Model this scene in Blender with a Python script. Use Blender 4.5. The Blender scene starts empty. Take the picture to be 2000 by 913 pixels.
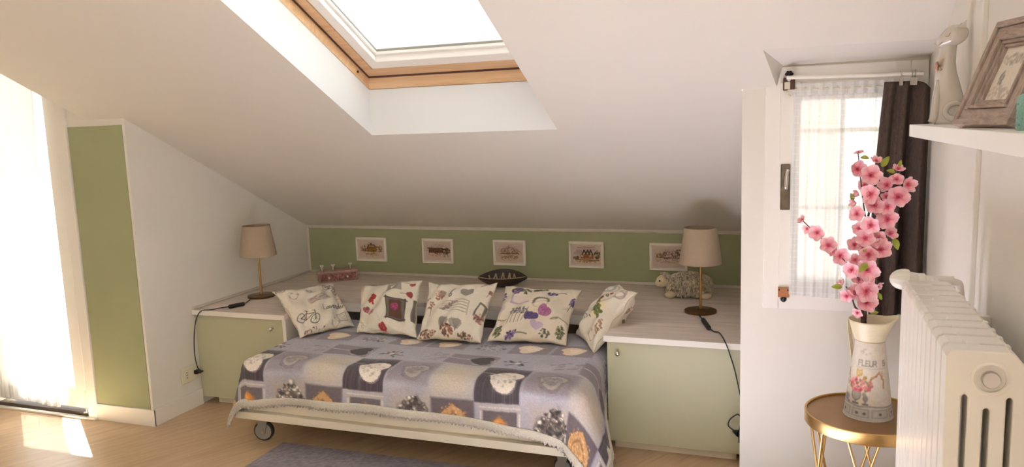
import bpy, bmesh, math, random
import numpy as np
from mathutils import Vector, Matrix

scene = bpy.context.scene
col = scene.collection
PI = math.pi

# ------------------------------------------------------------------ camera
F_PX, YAW, PITCH, ROLL = 1509.39, 0.353808, 0.139481, -0.0343739
H = 1.5
cy, sy, cp, sp = math.cos(YAW), math.sin(YAW), math.cos(PITCH), math.sin(PITCH)
FW = Vector((-sy*cp, cy*cp, -sp)); RT0 = Vector((cy, sy, 0)); UP0 = RT0.cross(FW)
RT = RT0*math.cos(ROLL) + UP0*math.sin(ROLL)
UP = UP0*math.cos(ROLL) - RT0*math.sin(ROLL)
cam_data = bpy.data.cameras.new('camera'); cam = bpy.data.objects.new('camera', cam_data); col.objects.link(cam)
cam_data.sensor_width = 36; cam_data.sensor_fit = 'HORIZONTAL'; cam_data.lens = F_PX*36/2000
cam_data.clip_start = 0.02
mw = Matrix.Identity(4)
for i in range(3):
    mw[i][0] = RT[i]; mw[i][1] = UP[i]; mw[i][2] = -FW[i]
mw[2][3] = H
cam.matrix_world = mw
scene.camera = cam

def ray(px, py): return RT*((px-1000)/F_PX) + UP*(-(py-456.5)/F_PX) + FW
def atY(px, py, Y): d = ray(px, py); return Vector((0, 0, H)) + d*(Y/d.y)
def atX(px, py, X): d = ray(px, py); return Vector((0, 0, H)) + d*(X/d.x)
def atZ(px, py, Z): d = ray(px, py); return Vector((0, 0, H)) + d*((Z-H)/d.z)

# ------------------------------------------------------------------ world, sun, windows, exposure
world = bpy.data.worlds.new('sky'); scene.world = world; world.use_nodes = True
bg = world.node_tree.nodes['Background']
bg.inputs[0].default_value = (0.94, 1.0, 1.0, 1); bg.inputs[1].default_value = 3.4
sd = bpy.data.lights.new('sun', 'SUN'); sun = bpy.data.objects.new('sun', sd); col.objects.link(sun)
sd.energy = 135; sd.angle = 0.009; sd.color = (0.925, 0.985, 1.0)
SUN_DIR = Vector((0.82, -0.60, -1.80)).normalized()          # direction the sunlight travels
sun.rotation_euler = SUN_DIR.to_track_quat('-Z', 'Y').to_euler()

def portal(name, loc, direction, sx, sy_):
    l = bpy.data.lights.new(name, 'AREA'); o = bpy.data.objects.new(name, l); col.objects.link(o)
    l.shape = 'RECTANGLE'; l.size = sx; l.size_y = sy_; l.cycles.is_portal = True
    o.location = loc; o.rotation_euler = Vector(direction).to_track_quat('-Z', 'Y').to_euler()
KS, Z0 = 0.5017, 3.0936                                       # roof pitch: z = Z0 - KS*y
portal('skylight_portal', (-1.42, 2.62, Z0-KS*2.62+0.45), (0, -0.448, -0.894), 1.1, 1.6)
portal('balcony_portal', (-3.9, 3.10, 1.05), (0, -1, 0), 0.85, 2.2)
portal('window_portal', (0.16, 3.26, 1.2), (0, -1, 0), 0.5, 0.85)
portal('added_roof_portal', (-.45, -.3, 3.12), (0, 0, -1), 1.5, .8)  # guides sky light through the opening added above the camera

scene.view_settings.view_transform = 'Standard'; scene.view_settings.look = 'None'
scene.view_settings.gamma = 1; scene.view_settings.use_curve_mapping = False
scene.view_settings.exposure = 0.0
cyc = scene.cycles
cyc.use_denoising = True
cyc.max_bounces = 12; cyc.diffuse_bounces = 6; cyc.transparent_max_bounces = 16; cyc.transmission_bounces = 8
cyc.caustics_reflective = False; cyc.caustics_refractive = False
cyc.sample_clamp_indirect = 8.0

# ------------------------------------------------------------------ helpers: colour and materials
def lin1(c): return c/12.92 if c <= 0.04045 else ((c+0.055)/1.055)**2.4
def lin(c):
    if isinstance(c, str):
        c = [int(c[i:i+2], 16)/255 for i in (0, 2, 4)]
    return tuple(lin1(x) for x in c)
def rgba(c): return lin(c)+(1.0,)

def new_mat(name):
    m = bpy.data.materials.new(name); m.use_nodes = True
    nt = m.node_tree; b = nt.nodes['Principled BSDF']
    return m, nt, b

def mat(name, c, rough=0.6, metal=0.0, vary=0.0, scale=8.0, bump=0.0, bscale=60.0, coat=0.0, spec=None, stretch=None):
    m, nt, b = new_mat(name)
    b.inputs['Base Color'].default_value = rgba(c); b.inputs['Roughness'].default_value = rough
    b.inputs['Metallic'].default_value = metal
    if coat: b.inputs['Coat Weight'].default_value = coat; b.inputs['Coat Roughness'].default_value = 0.12
    if spec is not None: b.inputs['Specular IOR Level'].default_value = spec
    tc = nt.nodes.new('ShaderNodeTexCoord'); src = tc.outputs['Object']
    if stretch:
        mp = nt.nodes.new('ShaderNodeMapping'); mp.inputs['Scale'].default_value = stretch
        nt.links.new(src, mp.inputs[0]); src = mp.outputs[0]
    if vary:
        n = nt.nodes.new('ShaderNodeTexNoise'); n.inputs['Scale'].default_value = scale; n.inputs['Detail'].default_value = 4
        nt.links.new(src, n.inputs['Vector'])
        r = nt.nodes.new('ShaderNodeValToRGB'); L = lin(c)
        r.color_ramp.elements[0].position = 0.3; r.color_ramp.elements[1].position = 0.7
        r.color_ramp.elements[0].color = tuple(x*(1-vary) for x in L)+(1,)
        r.color_ramp.elements[1].color = tuple(min(1, x*(1+vary)) for x in L)+(1,)
        nt.links.new(n.outputs[0], r.inputs[0]); nt.links.new(r.outputs[0], b.inputs['Base Color'])
    if bump:
        n2 = nt.nodes.new('ShaderNodeTexNoise'); n2.inputs['Scale'].default_value = bscale; n2.inputs['Detail'].default_value = 3
        nt.links.new(src, n2.inputs['Vector'])
        bp = nt.nodes.new('ShaderNodeBump'); bp.inputs['Strength'].default_value = bump; bp.inputs['Distance'].default_value = 0.01
        nt.links.new(n2.outputs[0], bp.inputs['Height']); nt.links.new(bp.outputs[0], b.inputs['Normal'])
    return m

def wood(name, c1, c2, rot=0.0, axis=0, scale=1.0, rough=0.45, stretch=14.0, coat=0.0, c3=None):
    """grain running along the local axis after a turn about Z"""
    m, nt, b = new_mat(name)
    tc = nt.nodes.new('ShaderNodeTexCoord')
    m1 = nt.nodes.new('ShaderNodeMapping'); m1.inputs['Rotation'].default_value = (0, 0, -rot)
    nt.links.new(tc.outputs['Object'], m1.inputs[0])
    m2 = nt.nodes.new('ShaderNodeMapping'); s = [stretch*scale]*3; s[axis] = scale
    m2.inputs['Scale'].default_value = s
    nt.links.new(m1.outputs[0], m2.inputs[0])
    n = nt.nodes.new('ShaderNodeTexNoise'); n.inputs['Scale'].default_value = 2.2; n.inputs['Detail'].default_value = 8; n.inputs['Roughness'].default_value = 0.62
    n.inputs['Distortion'].default_value = 0.6
    nt.links.new(m2.outputs[0], n.inputs['Vector'])
    r = nt.nodes.new('ShaderNodeValToRGB')
    r.color_ramp.elements[0].position = 0.32; r.color_ramp.elements[1].position = 0.68
    r.color_ramp.elements[0].color = rgba(c2); r.color_ramp.elements[1].color = rgba(c1)
    if c3:
        e = r.color_ramp.elements.new(0.24); e.color = rgba(c3)
    nt.links.new(n.outputs[0], r.inputs[0]); nt.links.new(r.outputs[0], b.inputs['Base Color'])
    b.inputs['Roughness'].default_value = rough
    if coat: b.inputs['Coat Weight'].default_value = coat; b.inputs['Coat Roughness'].default_value = 0.25
    bp = nt.nodes.new('ShaderNodeBump'); bp.inputs['Strength'].default_value = 0.12; bp.inputs['Distance'].default_value = 0.004
    nt.links.new(n.outputs[0], bp.inputs['Height']); nt.links.new(bp.outputs[0], b.inputs['Normal'])
    return m

def painted(name, rough=0.85, weave=900.0, bump=0.15, coat=0.0, sheen=0.0):
    """colour print held in the mesh attribute 'print', over a fine procedural weave"""
    m, nt, b = new_mat(name)
    a = nt.nodes.new('ShaderNodeAttribute'); a.attribute_name = 'print'
    tc = nt.nodes.new('ShaderNodeTexCoord'); n = nt.nodes.new('ShaderNodeTexNoise'); n.inputs['Scale'].default_value = weave; n.inputs['Detail'].default_value = 2
    nt.links.new(tc.outputs['Object'], n.inputs['Vector'])
    hv = nt.nodes.new('ShaderNodeMapRange'); hv.inputs['To Min'].default_value = 0.86; hv.inputs['To Max'].default_value = 1.14
    nt.links.new(n.outputs[0], hv.inputs['Value'])
    mx = nt.nodes.new('ShaderNodeVectorMath'); mx.operation = 'SCALE'
    nt.links.new(a.outputs['Color'], mx.inputs[0]); nt.links.new(hv.outputs[0], mx.inputs['Scale'])
    nt.links.new(mx.outputs[0], b.inputs['Base Color'])
    b.inputs['Roughness'].default_value = rough
    if sheen: b.inputs['Sheen Weight'].default_value = sheen
    if coat: b.inputs['Coat Weight'].default_value = coat
    bp = nt.nodes.new('ShaderNodeBump'); bp.inputs['Strength'].default_value = bump; bp.inputs['Distance'].default_value = 0.002
    nt.links.new(n.outputs[0], bp.inputs['Height']); nt.links.new(bp.outputs[0], b.inputs['Normal'])
    return m

def sheer_mat(name, c, transp, pitch_x, pitch_z, diffuse=0.4):
    m = bpy.data.materials.new(name); m.use_nodes = True; nt = m.node_tree; nt.nodes.clear()
    out = nt.nodes.new('ShaderNodeOutputMaterial')
    tl = nt.nodes.new('ShaderNodeBsdfTranslucent'); tl.inputs[0].default_value = rgba(c)
    df = nt.nodes.new('ShaderNodeBsdfDiffuse'); df.inputs[0].default_value = rgba(c)
    tp = nt.nodes.new('ShaderNodeBsdfTransparent')
    m1 = nt.nodes.new('ShaderNodeMixShader'); m1.inputs[0].default_value = diffuse
    nt.links.new(tl.outputs[0], m1.inputs[1]); nt.links.new(df.outputs[0], m1.inputs[2])
    m2 = nt.nodes.new('ShaderNodeMixShader')
    tc = nt.nodes.new('ShaderNodeTexCoord'); sx = nt.nodes.new('ShaderNodeSeparateXYZ'); nt.links.new(tc.outputs['Object'], sx.inputs[0])
    def band(sock, pitch):
        k = nt.nodes.new('ShaderNodeMath'); k.operation = 'MULTIPLY'; k.inputs[1].default_value = 2*PI/pitch; nt.links.new(sock, k.inputs[0])
        s = nt.nodes.new('ShaderNodeMath'); s.operation = 'SINE'; nt.links.new(k.outputs[0], s.inputs[0])
        p = nt.nodes.new('ShaderNodeMath'); p.operation = 'GREATER_THAN'; p.inputs[1].default_value = 0.86; nt.links.new(s.outputs[0], p.inputs[0])
        return p.outputs[0]
    mx = nt.nodes.new('ShaderNodeMath'); mx.operation = 'MAXIMUM'
    nt.links.new(band(sx.outputs[0], pitch_x), mx.inputs[0]); nt.links.new(band(sx.outputs[2], pitch_z), mx.inputs[1])
    mr = nt.nodes.new('ShaderNodeMapRange'); mr.inputs['To Min'].default_value = 1-transp; mr.inputs['To Max'].default_value = min(1, 1-transp+0.09)
    nt.links.new(mx.outputs[0], mr.inputs['Value']); nt.links.new(mr.outputs[0], m2.inputs[0])
    nt.links.new(tp.outputs[0], m2.inputs[1]); nt.links.new(m1.outputs[0], m2.inputs[2]); nt.links.new(m2.outputs[0], out.inputs[0])
    return m

def glass_mat(name, refl=0.06):
    m = bpy.data.materials.new(name); m.use_nodes = True; nt = m.node_tree; nt.nodes.clear()
    out = nt.nodes.new('ShaderNodeOutputMaterial'); tp = nt.nodes.new('ShaderNodeBsdfTransparent'); gl = nt.nodes.new('ShaderNodeBsdfGlossy')
    gl.inputs['Roughness'].default_value = 0.02; tp.inputs[0].default_value = (0.97, 0.98, 0.98, 1)
    lw = nt.nodes.new('ShaderNodeLayerWeight'); pw = nt.nodes.new('ShaderNodeMath'); pw.operation = 'POWER'; pw.inputs[1].default_value = 5
    nt.links.new(lw.outputs['Facing'], pw.inputs[0]); fr = nt.nodes.new('ShaderNodeMapRange'); fr.inputs['To Min'].default_value = 0.04; fr.inputs['To Max'].default_value = 0.8
    nt.links.new(pw.outputs[0], fr.inputs['Value'])
    mx = nt.nodes.new('ShaderNodeMixShader'); nt.links.new(fr.outputs[0], mx.inputs[0])
    nt.links.new(tp.outputs[0], mx.inputs[1]); nt.links.new(gl.outputs[0], mx.inputs[2]); nt.links.new(mx.outputs[0], out.inputs[0])
    return m

M = {}
M['wall'] = mat('wall_paint', 'e4dfd6', 0.9, vary=0.012, scale=3, bump=0.05, bscale=90)
M['ceiling'] = mat('ceiling_paint', 'e2ddd4', 0.95, vary=0.012, scale=2, bump=0.05, bscale=70)
M['green'] = mat('green_paint', '9a9c78', 0.75, vary=0.03, scale=4, bump=0.06, bscale=80)
M['white'] = mat('white_lacquer', 'ece6de', 0.4, vary=0.01)
M['frame_white'] = mat('white_window_paint', 'efebe4', 0.35)
M['reveal'] = mat('white_reveal_board', 'dad9d7', 0.8)
M['pine'] = wood('varnished_pine', 'dab893', 'c2976d', axis=0, rough=0.4, coat=0.2)
M['pine_y'] = wood('varnished_pine_rail', 'dab893', 'c2976d', axis=1, rough=0.4, coat=0.2)
M['floor'] = wood('oak_laminate', 'cbae8e', 'b49473', rot=math.radians(61.8), axis=0, rough=0.36, stretch=11, scale=1.6, c3='9f7d5b')
M['worktop'] = wood('whitewashed_worktop', 'e6dad0', 'cbbcb1', axis=0, rough=0.5, stretch=9, scale=1.5)
M['door_green'] = mat('sage_lacquer', 'b6b294', 0.42, vary=0.01)
M['cream'] = mat('cream_board', 'ddd2be', 0.5, vary=0.015)
M['brass'] = mat('brushed_brass', 'b08d57', 0.32, metal=1.0, vary=0.05, scale=40)
M['gold'] = mat('satin_gold', 'd8b173', 0.34, metal=1.0, vary=0.04, scale=30)
M['gold_top'] = mat('gold_tray', '9a7752', 0.42, metal=0.45, vary=0.05, scale=12)
M['chrome'] = mat('chrome', 'd0ccc8', 0.14, metal=1.0)
M['trim'] = mat('pale_trim', 'cdc3b6', 0.5)
M['bronze'] = mat('dark_bronze', '75593a', 0.3, metal=1.0, vary=0.05, scale=40)
M['picture_white'] = mat('white_picture_frame', 'e9e1d4', 0.5)
M['dark_chrome'] = mat('dark_chrome', '5d544d', 0.22, metal=1.0, vary=0.35, scale=22)
M['shade'] = mat('linen_shade', 'a8947f', 0.9, vary=0.03, scale=150, bump=0.15, bscale=300)
M['black'] = mat('black_plastic', '1b1715', 0.45)
M['rubber'] = mat('dark_rubber', '2a2624', 0.6)
M['grey_plastic'] = mat('grey_wheel_plastic', '8b857c', 0.5)
M['plastic'] = mat('ivory_plastic', 'ded6c2', 0.4)
M['radiator'] = mat('radiator_enamel', 'ded8ce', 0.32, vary=0.01, coat=0.1)
M['dark_hole'] = mat('dark_hole', '191310', 0.9)
M['curtain'] = mat('dark_brown_linen', '53453e', 0.95, vary=0.25, scale=260, bump=0.4, bscale=500, stretch=(1, 1, 0.25))
M['ceramic'] = mat('glazed_white_ceramic', 'c9c1b7', 0.12, coat=0.6)
M['driftwood'] = wood('grey_driftwood', 'b3a196', '8a776c', axis=1, rough=0.7, stretch=20, scale=3, c3='5f4f46')
M['driftwood_z'] = wood('grey_driftwood_upright', 'b3a196', '8a776c', axis=2, rough=0.7, stretch=20, scale=3, c3='5f4f46')
M['teal'] = mat('teal_ceramic', '7fa79d', 0.5, vary=0.12, scale=60, bump=0.5, bscale=90)
M['sheer'] = sheer_mat('white_voile', 'f3f4f4', 0.07, 0.010, 0.010, 0.82)
M['sheer_grid'] = sheer_mat('white_checked_voile', 'f0f0f0', 0.20, 0.022, 0.022, 0.72)
M['glass'] = glass_mat('clear_glass')
M['rug'] = mat('grey_rug_pile', '857d84', 1.0, vary=0.12, scale=18, bump=0.6, bscale=300)
M['wool'] = mat('cream_wool', 'cbbda6', 0.95, vary=0.06, scale=40)
M['plush'] = mat('cream_plush', 'd0bfa2', 0.95, bump=0.2, bscale=200)
M['darkwood'] = wood('dark_stained_wood', '4a3b30', '2c211b', axis=0, rough=0.4, stretch=10, scale=4)
M['inlay'] = mat('pale_inlay', 'b5a080', 0.5)
M['walnut'] = mat('brown_bracket_wood', 'a3673c', 0.5, vary=0.1, scale=30)
M['mahogany'] = mat('dark_red_wood', '4a241a', 0.4, vary=0.1, scale=30)
M['twig'] = mat('brown_twig', '5d4038', 0.8, vary=0.2, scale=60)
M['leaf'] = mat('fresh_green_leaf', '9aa23c', 0.55, vary=0.2, scale=50)
M['stamen'] = mat('deep_rose', 'd2506a', 0.7)
M['petal'] = painted('blossom_pink', rough=0.7, weave=60, bump=0.02)
M['print_cotton'] = painted('printed_cotton', rough=0.9, weave=700, bump=0.2, sheen=0.1)
M['print_quilt'] = painted('printed_quilt', rough=0.95, weave=400, bump=0.3, sheen=0.1)
M['print_paper'] = painted('watercolour_paper', rough=0.6, weave=300, bump=0.02)
M['print_tin'] = painted('painted_tin', rough=0.55, weave=80, bump=0.02)
M['lace'] = mat('cream_lace', 'd9cfc0', 0.95, vary=0.12, scale=200, bump=0.5, bscale=260)
M['ivory_tin'] = mat('ivory_tin', 'e0d3b4', 0.4, vary=0.05, scale=60, stretch=(1, 1, 8))
M['pipe'] = mat('white_pipe', 'e2dad2', 0.5)
M['pink_wall'] = mat('pink_render', 'e9b5a2', 0.9, vary=0.05, scale=2)
M['roof_tile'] = mat('roof_tile', 'b5654a', 0.9, vary=0.15, scale=8)
M['sun_block'] = mat('sun_block_slab', 'd9cdb8', 0.9)  # for the unseen slabs added outside to block sun
M['concrete'] = mat('balcony_paving', 'b9afa3', 0.9, vary=0.05)
M['mattress'] = mat('mattress_ticking', 'd8d0c6', 0.9)

# ------------------------------------------------------------------ helpers: geometry
class G:
    def __init__(s): s.v = []; s.f = []
    def add(s, vs, fs):
        k = len(s.v); s.v.extend([tuple(p) for p in vs]); s.f.extend([tuple(i+k for i in f) for f in fs]); return s
    def box(s, a, b):
        x0, y0, z0 = a; x1, y1, z1 = b
        return s.add([(x0,y0,z0),(x1,y0,z0),(x1,y1,z0),(x0,y1,z0),(x0,y0,z1),(x1,y0,z1),(x1,y1,z1),(x0,y1,z1)],
                     [(0,3,2,1),(4,5,6,7),(0,1,5,4),(1,2,6,5),(2,3,7,6),(3,0,4,7)])
    def hexa(s, p8):
        return s.add(p8, [(0,3,2,1),(4,5,6,7),(0,1,5,4),(1,2,6,5),(2,3,7,6),(3,0,4,7)])
    def prism(s, pts, vec):
        """closed outline pts swept by vec"""
        n = len(pts); vec = Vector(vec); P = [Vector(p) for p in pts]
        return s.add(P+[p+vec for p in P], [tuple(range(n))[::-1], tuple(range(n, 2*n))]+[(i, (i+1) % n, (i+1) % n+n, i+n) for i in range(n)])
    def lathe(s, prof, o=(0,0,0), n=32, ax=2, sx=1, sy_=1, caps=True):
        o = Vector(o); vs = []; fs = []
        for (r, h) in prof:
            for i in range(n):
                a = 2*PI*i/n; c = [0, 0, 0]
                c[(ax+1) % 3] = r*math.cos(a)*sx; c[(ax+2) % 3] = r*math.sin(a)*sy_; c[ax] = h
                vs.append(o+Vector(c))
        for j in range(len(prof)-1):
            for i in range(n):
                i2 = (i+1) % n; fs.append((j*n+i, j*n+i2, (j+1)*n+i2, (j+1)*n+i))
        if caps:
            fs.append(tuple(range(n))[::-1]); fs.append(tuple((len(prof)-1)*n+i for i in range(n)))
        return s.add(vs, fs)
    def cyl(s, a, b, r, n=16, r2=None):
        return s.tube([a, b], [r, r if r2 is None else r2], n)
    def tube(s, pts, r, n=8, caps=True):
        P = [Vector(p) for p in pts]; m = len(P)
        R = r if isinstance(r, (list, tuple)) else [r]*m
        vs = []; fs = []; prev = None
        for j in range(m):
            t = (P[min(j+1, m-1)]-P[max(j-1, 0)]).normalized()
            if prev is None:
                u = t.cross(Vector((0, 0, 1)))
                if u.length < 1e-3: u = t.cross(Vector((1, 0, 0)))
            else: u = prev-t*prev.dot(t)
            u.normalize(); prev = u; w = t.cross(u)
            for i in range(n):
                a = 2*PI*i/n; vs.append(P[j]+(u*math.cos(a)+w*math.sin(a))*R[j])
        for j in range(m-1):
            for i in range(n):
                i2 = (i+1) % n; fs.append((j*n+i, j*n+i2, (j+1)*n+i2, (j+1)*n+i))
        if caps: fs.append(tuple(range(n))[::-1]); fs.append(tuple((m-1)*n+i for i in range(n)))
        return s.add(vs, fs)
    def ball(s, c, r, n=16, m=10, mtx=None):
        c = Vector(c); rx, ry, rz = r if isinstance(r, (tuple, list)) else (r, r, r)
        vs = []; fs = []
        for j in range(m+1):
            th = PI*j/m
            for i in range(n):
                ph = 2*PI*i/n; p = Vector((rx*math.sin(th)*math.cos(ph), ry*math.sin(th)*math.sin(ph), rz*math.cos(th)))
                if mtx: p = mtx @ p
                vs.append(c+p)
        for j in range(m):
            for i in range(n):
                i2 = (i+1) % n; fs.append((j*n+i, (j+1)*n+i, (j+1)*n+i2, j*n+i2))
        return s.add(vs, fs)
    def grid(s, fn, nu, nv, closed=False):
        vs = [fn(i/(nu-1), j/(nv-1)) for j in range(nv) for i in range(nu)]
        fs = [(j*nu+i, j*nu+i+1, (j+1)*nu+i+1, (j+1)*nu+i) for j in range(nv-1) for i in range(nu-1)]
        return s.add(vs, fs)

WL = {}
def root(name, loc, label, cat, group=None, kind=None):
    o = bpy.data.objects.new(name, None); col.objects.link(o); o.location = loc; o.empty_display_size = 0.05
    WL[o.name] = Vector(loc); o['label'] = label; o['category'] = cat
    if group: o['group'] = group
    if kind: o['kind'] = kind
    return o
def obj(name, g, m, parent=None, smooth=False, bevel=0.0, segs=2, label=None, cat=None, group=None, kind=None, subsurf=0, solid=0.0, cols=None, origin=None, weld=0.0):
    """one mesh object; vertices are given in world space, the origin follows the parent"""
    o0 = WL[parent.name] if parent else Vector(origin or (0, 0, 0))
    me = bpy.data.meshes.new(name)
    V = np.array([tuple(p) for p in g.v], dtype=float)-np.array(o0)
    me.from_pydata(V.tolist(), [], g.f)
    if weld or smooth is not None:
        bm = bmesh.new(); bm.from_mesh(me)
        if weld: bmesh.ops.remove_doubles(bm, verts=bm.verts, dist=weld)
        if cols is None: bmesh.ops.recalc_face_normals(bm, faces=bm.faces)
        bm.to_mesh(me); bm.free()
    if cols is not None:
        at = me.attributes.new('print', 'FLOAT_COLOR', 'POINT')
        c4 = np.ones((len(V), 4), dtype=np.float32); c4[:, :3] = cols; at.data.foreach_set('color', c4.ravel())
    me.materials.append(m)
    o = bpy.data.objects.new(name, me); col.objects.link(o)
    if parent: o.parent = parent; WL[o.name] = o0
    else: o.location = o0; WL[o.name] = o0
    if smooth:
        me.polygons.foreach_set('use_smooth', [True]*len(me.polygons))
        if smooth == 'auto':
            md = o.modifiers.new('edges', 'EDGE_SPLIT'); md.split_angle = math.radians(38)
    if solid: md = o.modifiers.new('thick', 'SOLIDIFY'); md.thickness = solid; md.offset = 0
    if bevel: md = o.modifiers.new('bevel', 'BEVEL'); md.width = bevel; md.segments = segs; md.limit_method = 'ANGLE'; md.angle_limit = math.radians(40)
    if subsurf: md = o.modifiers.new('sub', 'SUBSURF'); md.levels = subsurf; md.render_levels = subsurf
    if label: o['label'] = label
    if cat: o['category'] = cat
    if group: o['group'] = group
    if kind: o['kind'] = kind
    return o
def struct(name, g, m, parent=None, **k):
    o = obj(name, g, m, parent, **k)
    if not parent: o['kind'] = 'structure'
    return o
def dup(r, loc, rz=0.0, label=None):
    def cp(o, par):
        c = o.copy(); col.objects.link(c); c.parent = par
        for ch in o.children: cp(ch, c)
        return c
    c = cp(r, None); c.location = loc; c.rotation_euler = (0, 0, rz)
    if label: c['label'] = label
    return c
def smoothpath(pts, n=6):
    P = [Vector(p) for p in pts]; out = []
    for i in range(len(P)-1):
        p0 = P[max(i-1, 0)]; p1 = P[i]; p2 = P[i+1]; p3 = P[min(i+2, len(P)-1)]
        for k in range(n):
            t = k/n
            out.append(0.5*((2*p1)+(p2-p0)*t+(2*p0-5*p1+4*p2-p3)*t*t+(3*p1-p0-3*p2+p3)*t**3))
    out.append(P[-1]); return out

# ------------------------------------------------------------------ helpers: prints (flat colour on cloth, paper and tin)
class Print:
    def __init__(s, w, h, nx, ny, base):
        s.w, s.h, s.nx, s.ny = w, h, nx, ny; s.px = max(w/nx, h/ny)
        s.x = (np.arange(nx)+0.0)/(nx-1)*w; s.y = (np.arange(ny)+0.0)/(ny-1)*h
        s.C = np.zeros((ny, nx, 3)); s.C[:] = s.c(base)
    def c(s, c): return np.array([int(c[i:i+2], 16)/255 for i in (0, 2, 4)]) if isinstance(c, str) else np.array(c)
    def win(s, x0, x1, y0, y1):
        i0 = max(0, int(x0/s.w*(s.nx-1))-2); i1 = min(s.nx, int(x1/s.w*(s.nx-1))+3)
        j0 = max(0, int(y0/s.h*(s.ny-1))-2); j1 = min(s.ny, int(y1/s.h*(s.ny-1))+3)
        if i1 <= i0 or j1 <= j0: return None
        X, Y = np.meshgrid(s.x[i0:i1], s.y[j0:j1]); return (slice(j0, j1), slice(i0, i1)), X, Y
    def blend(s, sl, d, colr, alpha=1.0, soft=None):
        """d: signed distance (negative inside)"""
        sft = soft or s.px; a = np.clip(0.5-d/(2*sft), 0, 1)[..., None]*alpha
        s.C[sl] = s.C[sl]*(1-a)+s.c(colr)*a
    def rect(s, cx, cy, w, h, colr, rot=0, alpha=1, soft=None):
        r = math.hypot(w, h)/2+(soft or 0); q = s.win(cx-r, cx+r, cy-r, cy+r)
        if q is None: return
        sl, X, Y = q; c, n = math.cos(rot), math.sin(rot); u = (X-cx)*c+(Y-cy)*n; v = -(X-cx)*n+(Y-cy)*c
        s.blend(sl, np.maximum(np.abs(u)-w/2, np.abs(v)-h/2), colr, alpha, soft)
    def ell(s, cx, cy, rx, ry, colr, rot=0, alpha=1, soft=None, ring=None):
        r = max(rx, ry)+(soft or 0)+(ring or 0); q = s.win(cx-r, cx+r, cy-r, cy+r)
        if q is None: return
        sl, X, Y = q; c, n = math.cos(rot), math.sin(rot); u = ((X-cx)*c+(Y-cy)*n)/rx; v = (-(X-cx)*n+(Y-cy)*c)/ry
        d = (np.hypot(u, v)-1)*min(rx, ry)
        if ring: d = np.abs(d)-ring/2
        s.blend(sl, d, colr, alpha, soft)
    def heart(s, cx, cy, sz, colr, rot=0, alpha=1, soft=None, ring=None, sx=1.0):
        """sz: overall width"""
        r = sz*0.8+(soft or 0); q = s.win(cx-r, cx+r, cy-r, cy+r)
        if q is None: return
        sl, X, Y = q; c, n = math.cos(rot), math.sin(rot); u = ((X-cx)*c+(Y-cy)*n)/(sz*sx)*2.3; v = (-(X-cx)*n+(Y-cy)*c)/sz*2.3+0.1
        f = (u*u+v*v-1)**3-u*u*v**3
        d = np.sign(f)*np.abs(f)**(1/3)*sz*0.16
        if ring: d = np.abs(d)-ring/2
        s.blend(sl, d, colr, alpha, soft)
    def line(s, pts, wd, colr, alpha=1):
        for (x0, y0), (x1, y1) in zip(pts[:-1], pts[1:]):
            q = s.win(min(x0, x1)-wd, max(x0, x1)+wd, min(y0, y1)-wd, max(y0, y1)+wd)
            if q is None: continue
            sl, X, Y = q; dx, dy = x1-x0, y1-y0; L = dx*dx+dy*dy+1e-12
            t = np.clip(((X-x0)*dx+(Y-y0)*dy)/L, 0, 1); d = np.hypot(X-x0-t*dx, Y-y0-t*dy)-wd/2
            s.blend(sl, d, colr, alpha)
    def dots(s, rng, cx, cy, rx, ry, n, size, cols, heart=False, alpha=1):
        k = 0
        while k < n:
            u, v = rng.uniform(-1, 1), rng.uniform(-1, 1)
            if heart:
                uu, vv = u*1.15, v*1.15+0.1
                if (uu*uu+vv*vv-1)**3-uu*uu*vv**3 > 0: continue
            elif u*u+v*v > 1: continue
            k += 1
            s.ell(cx+u*rx, cy+v*ry, size*rng.uniform(0.6, 1.2), size*rng.uniform(0.5, 1.1), rng.choice(cols), rng.uniform(0, 3), alpha)
    def sprig(s, rng, cx, cy, L, rot, cf, cs, n=9, size=0.006, spread=0.5):
        c, d = math.cos(rot), math.sin(rot)
        for k in range(4):
            a = rot+rng.uniform(-spread, spread)*0.5; s.line([(cx-L*0.5*c, cy-L*0.5*d), (cx+L*0.2*math.cos(a), cy+L*0.2*math.sin(a))], s.px*0.9, cs, 0.8)
        for k in range(n):
            t = rng.uniform(0.0, 0.5); o = rng.uniform(-spread, spread)*L*0.45
            s.ell(cx+L*t*c-o*d, cy+L*t*d+o*c, size*rng.uniform(.7, 1.3), size*rng.uniform(.5, 1), rng.choice(cf), rng.uniform(0, 3))
    def mottle(s, rng, amt, n=5):
        X, Y = np.meshgrid(s.x, s.y)
        for k in range(n):
            fx, fy = rng.uniform(5, 30), rng.uniform(5, 30)
            s.C *= (1+amt/n*2*np.sin(X*fx+rng.uniform(0, 6))*np.sin(Y*fy+rng.uniform(0, 6)))[..., None]
    def grain(s, seed, amt):
        s.C *= (1+np.random.RandomState(seed).uniform(-amt, amt, (s.ny, s.nx, 1)))
    def lin(s):
        c = np.clip(s.C, 0, 1).reshape(-1, 3); return np.where(c <= 0.04045, c/12.92, ((c+0.055)/1.055)**2.4)
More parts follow.
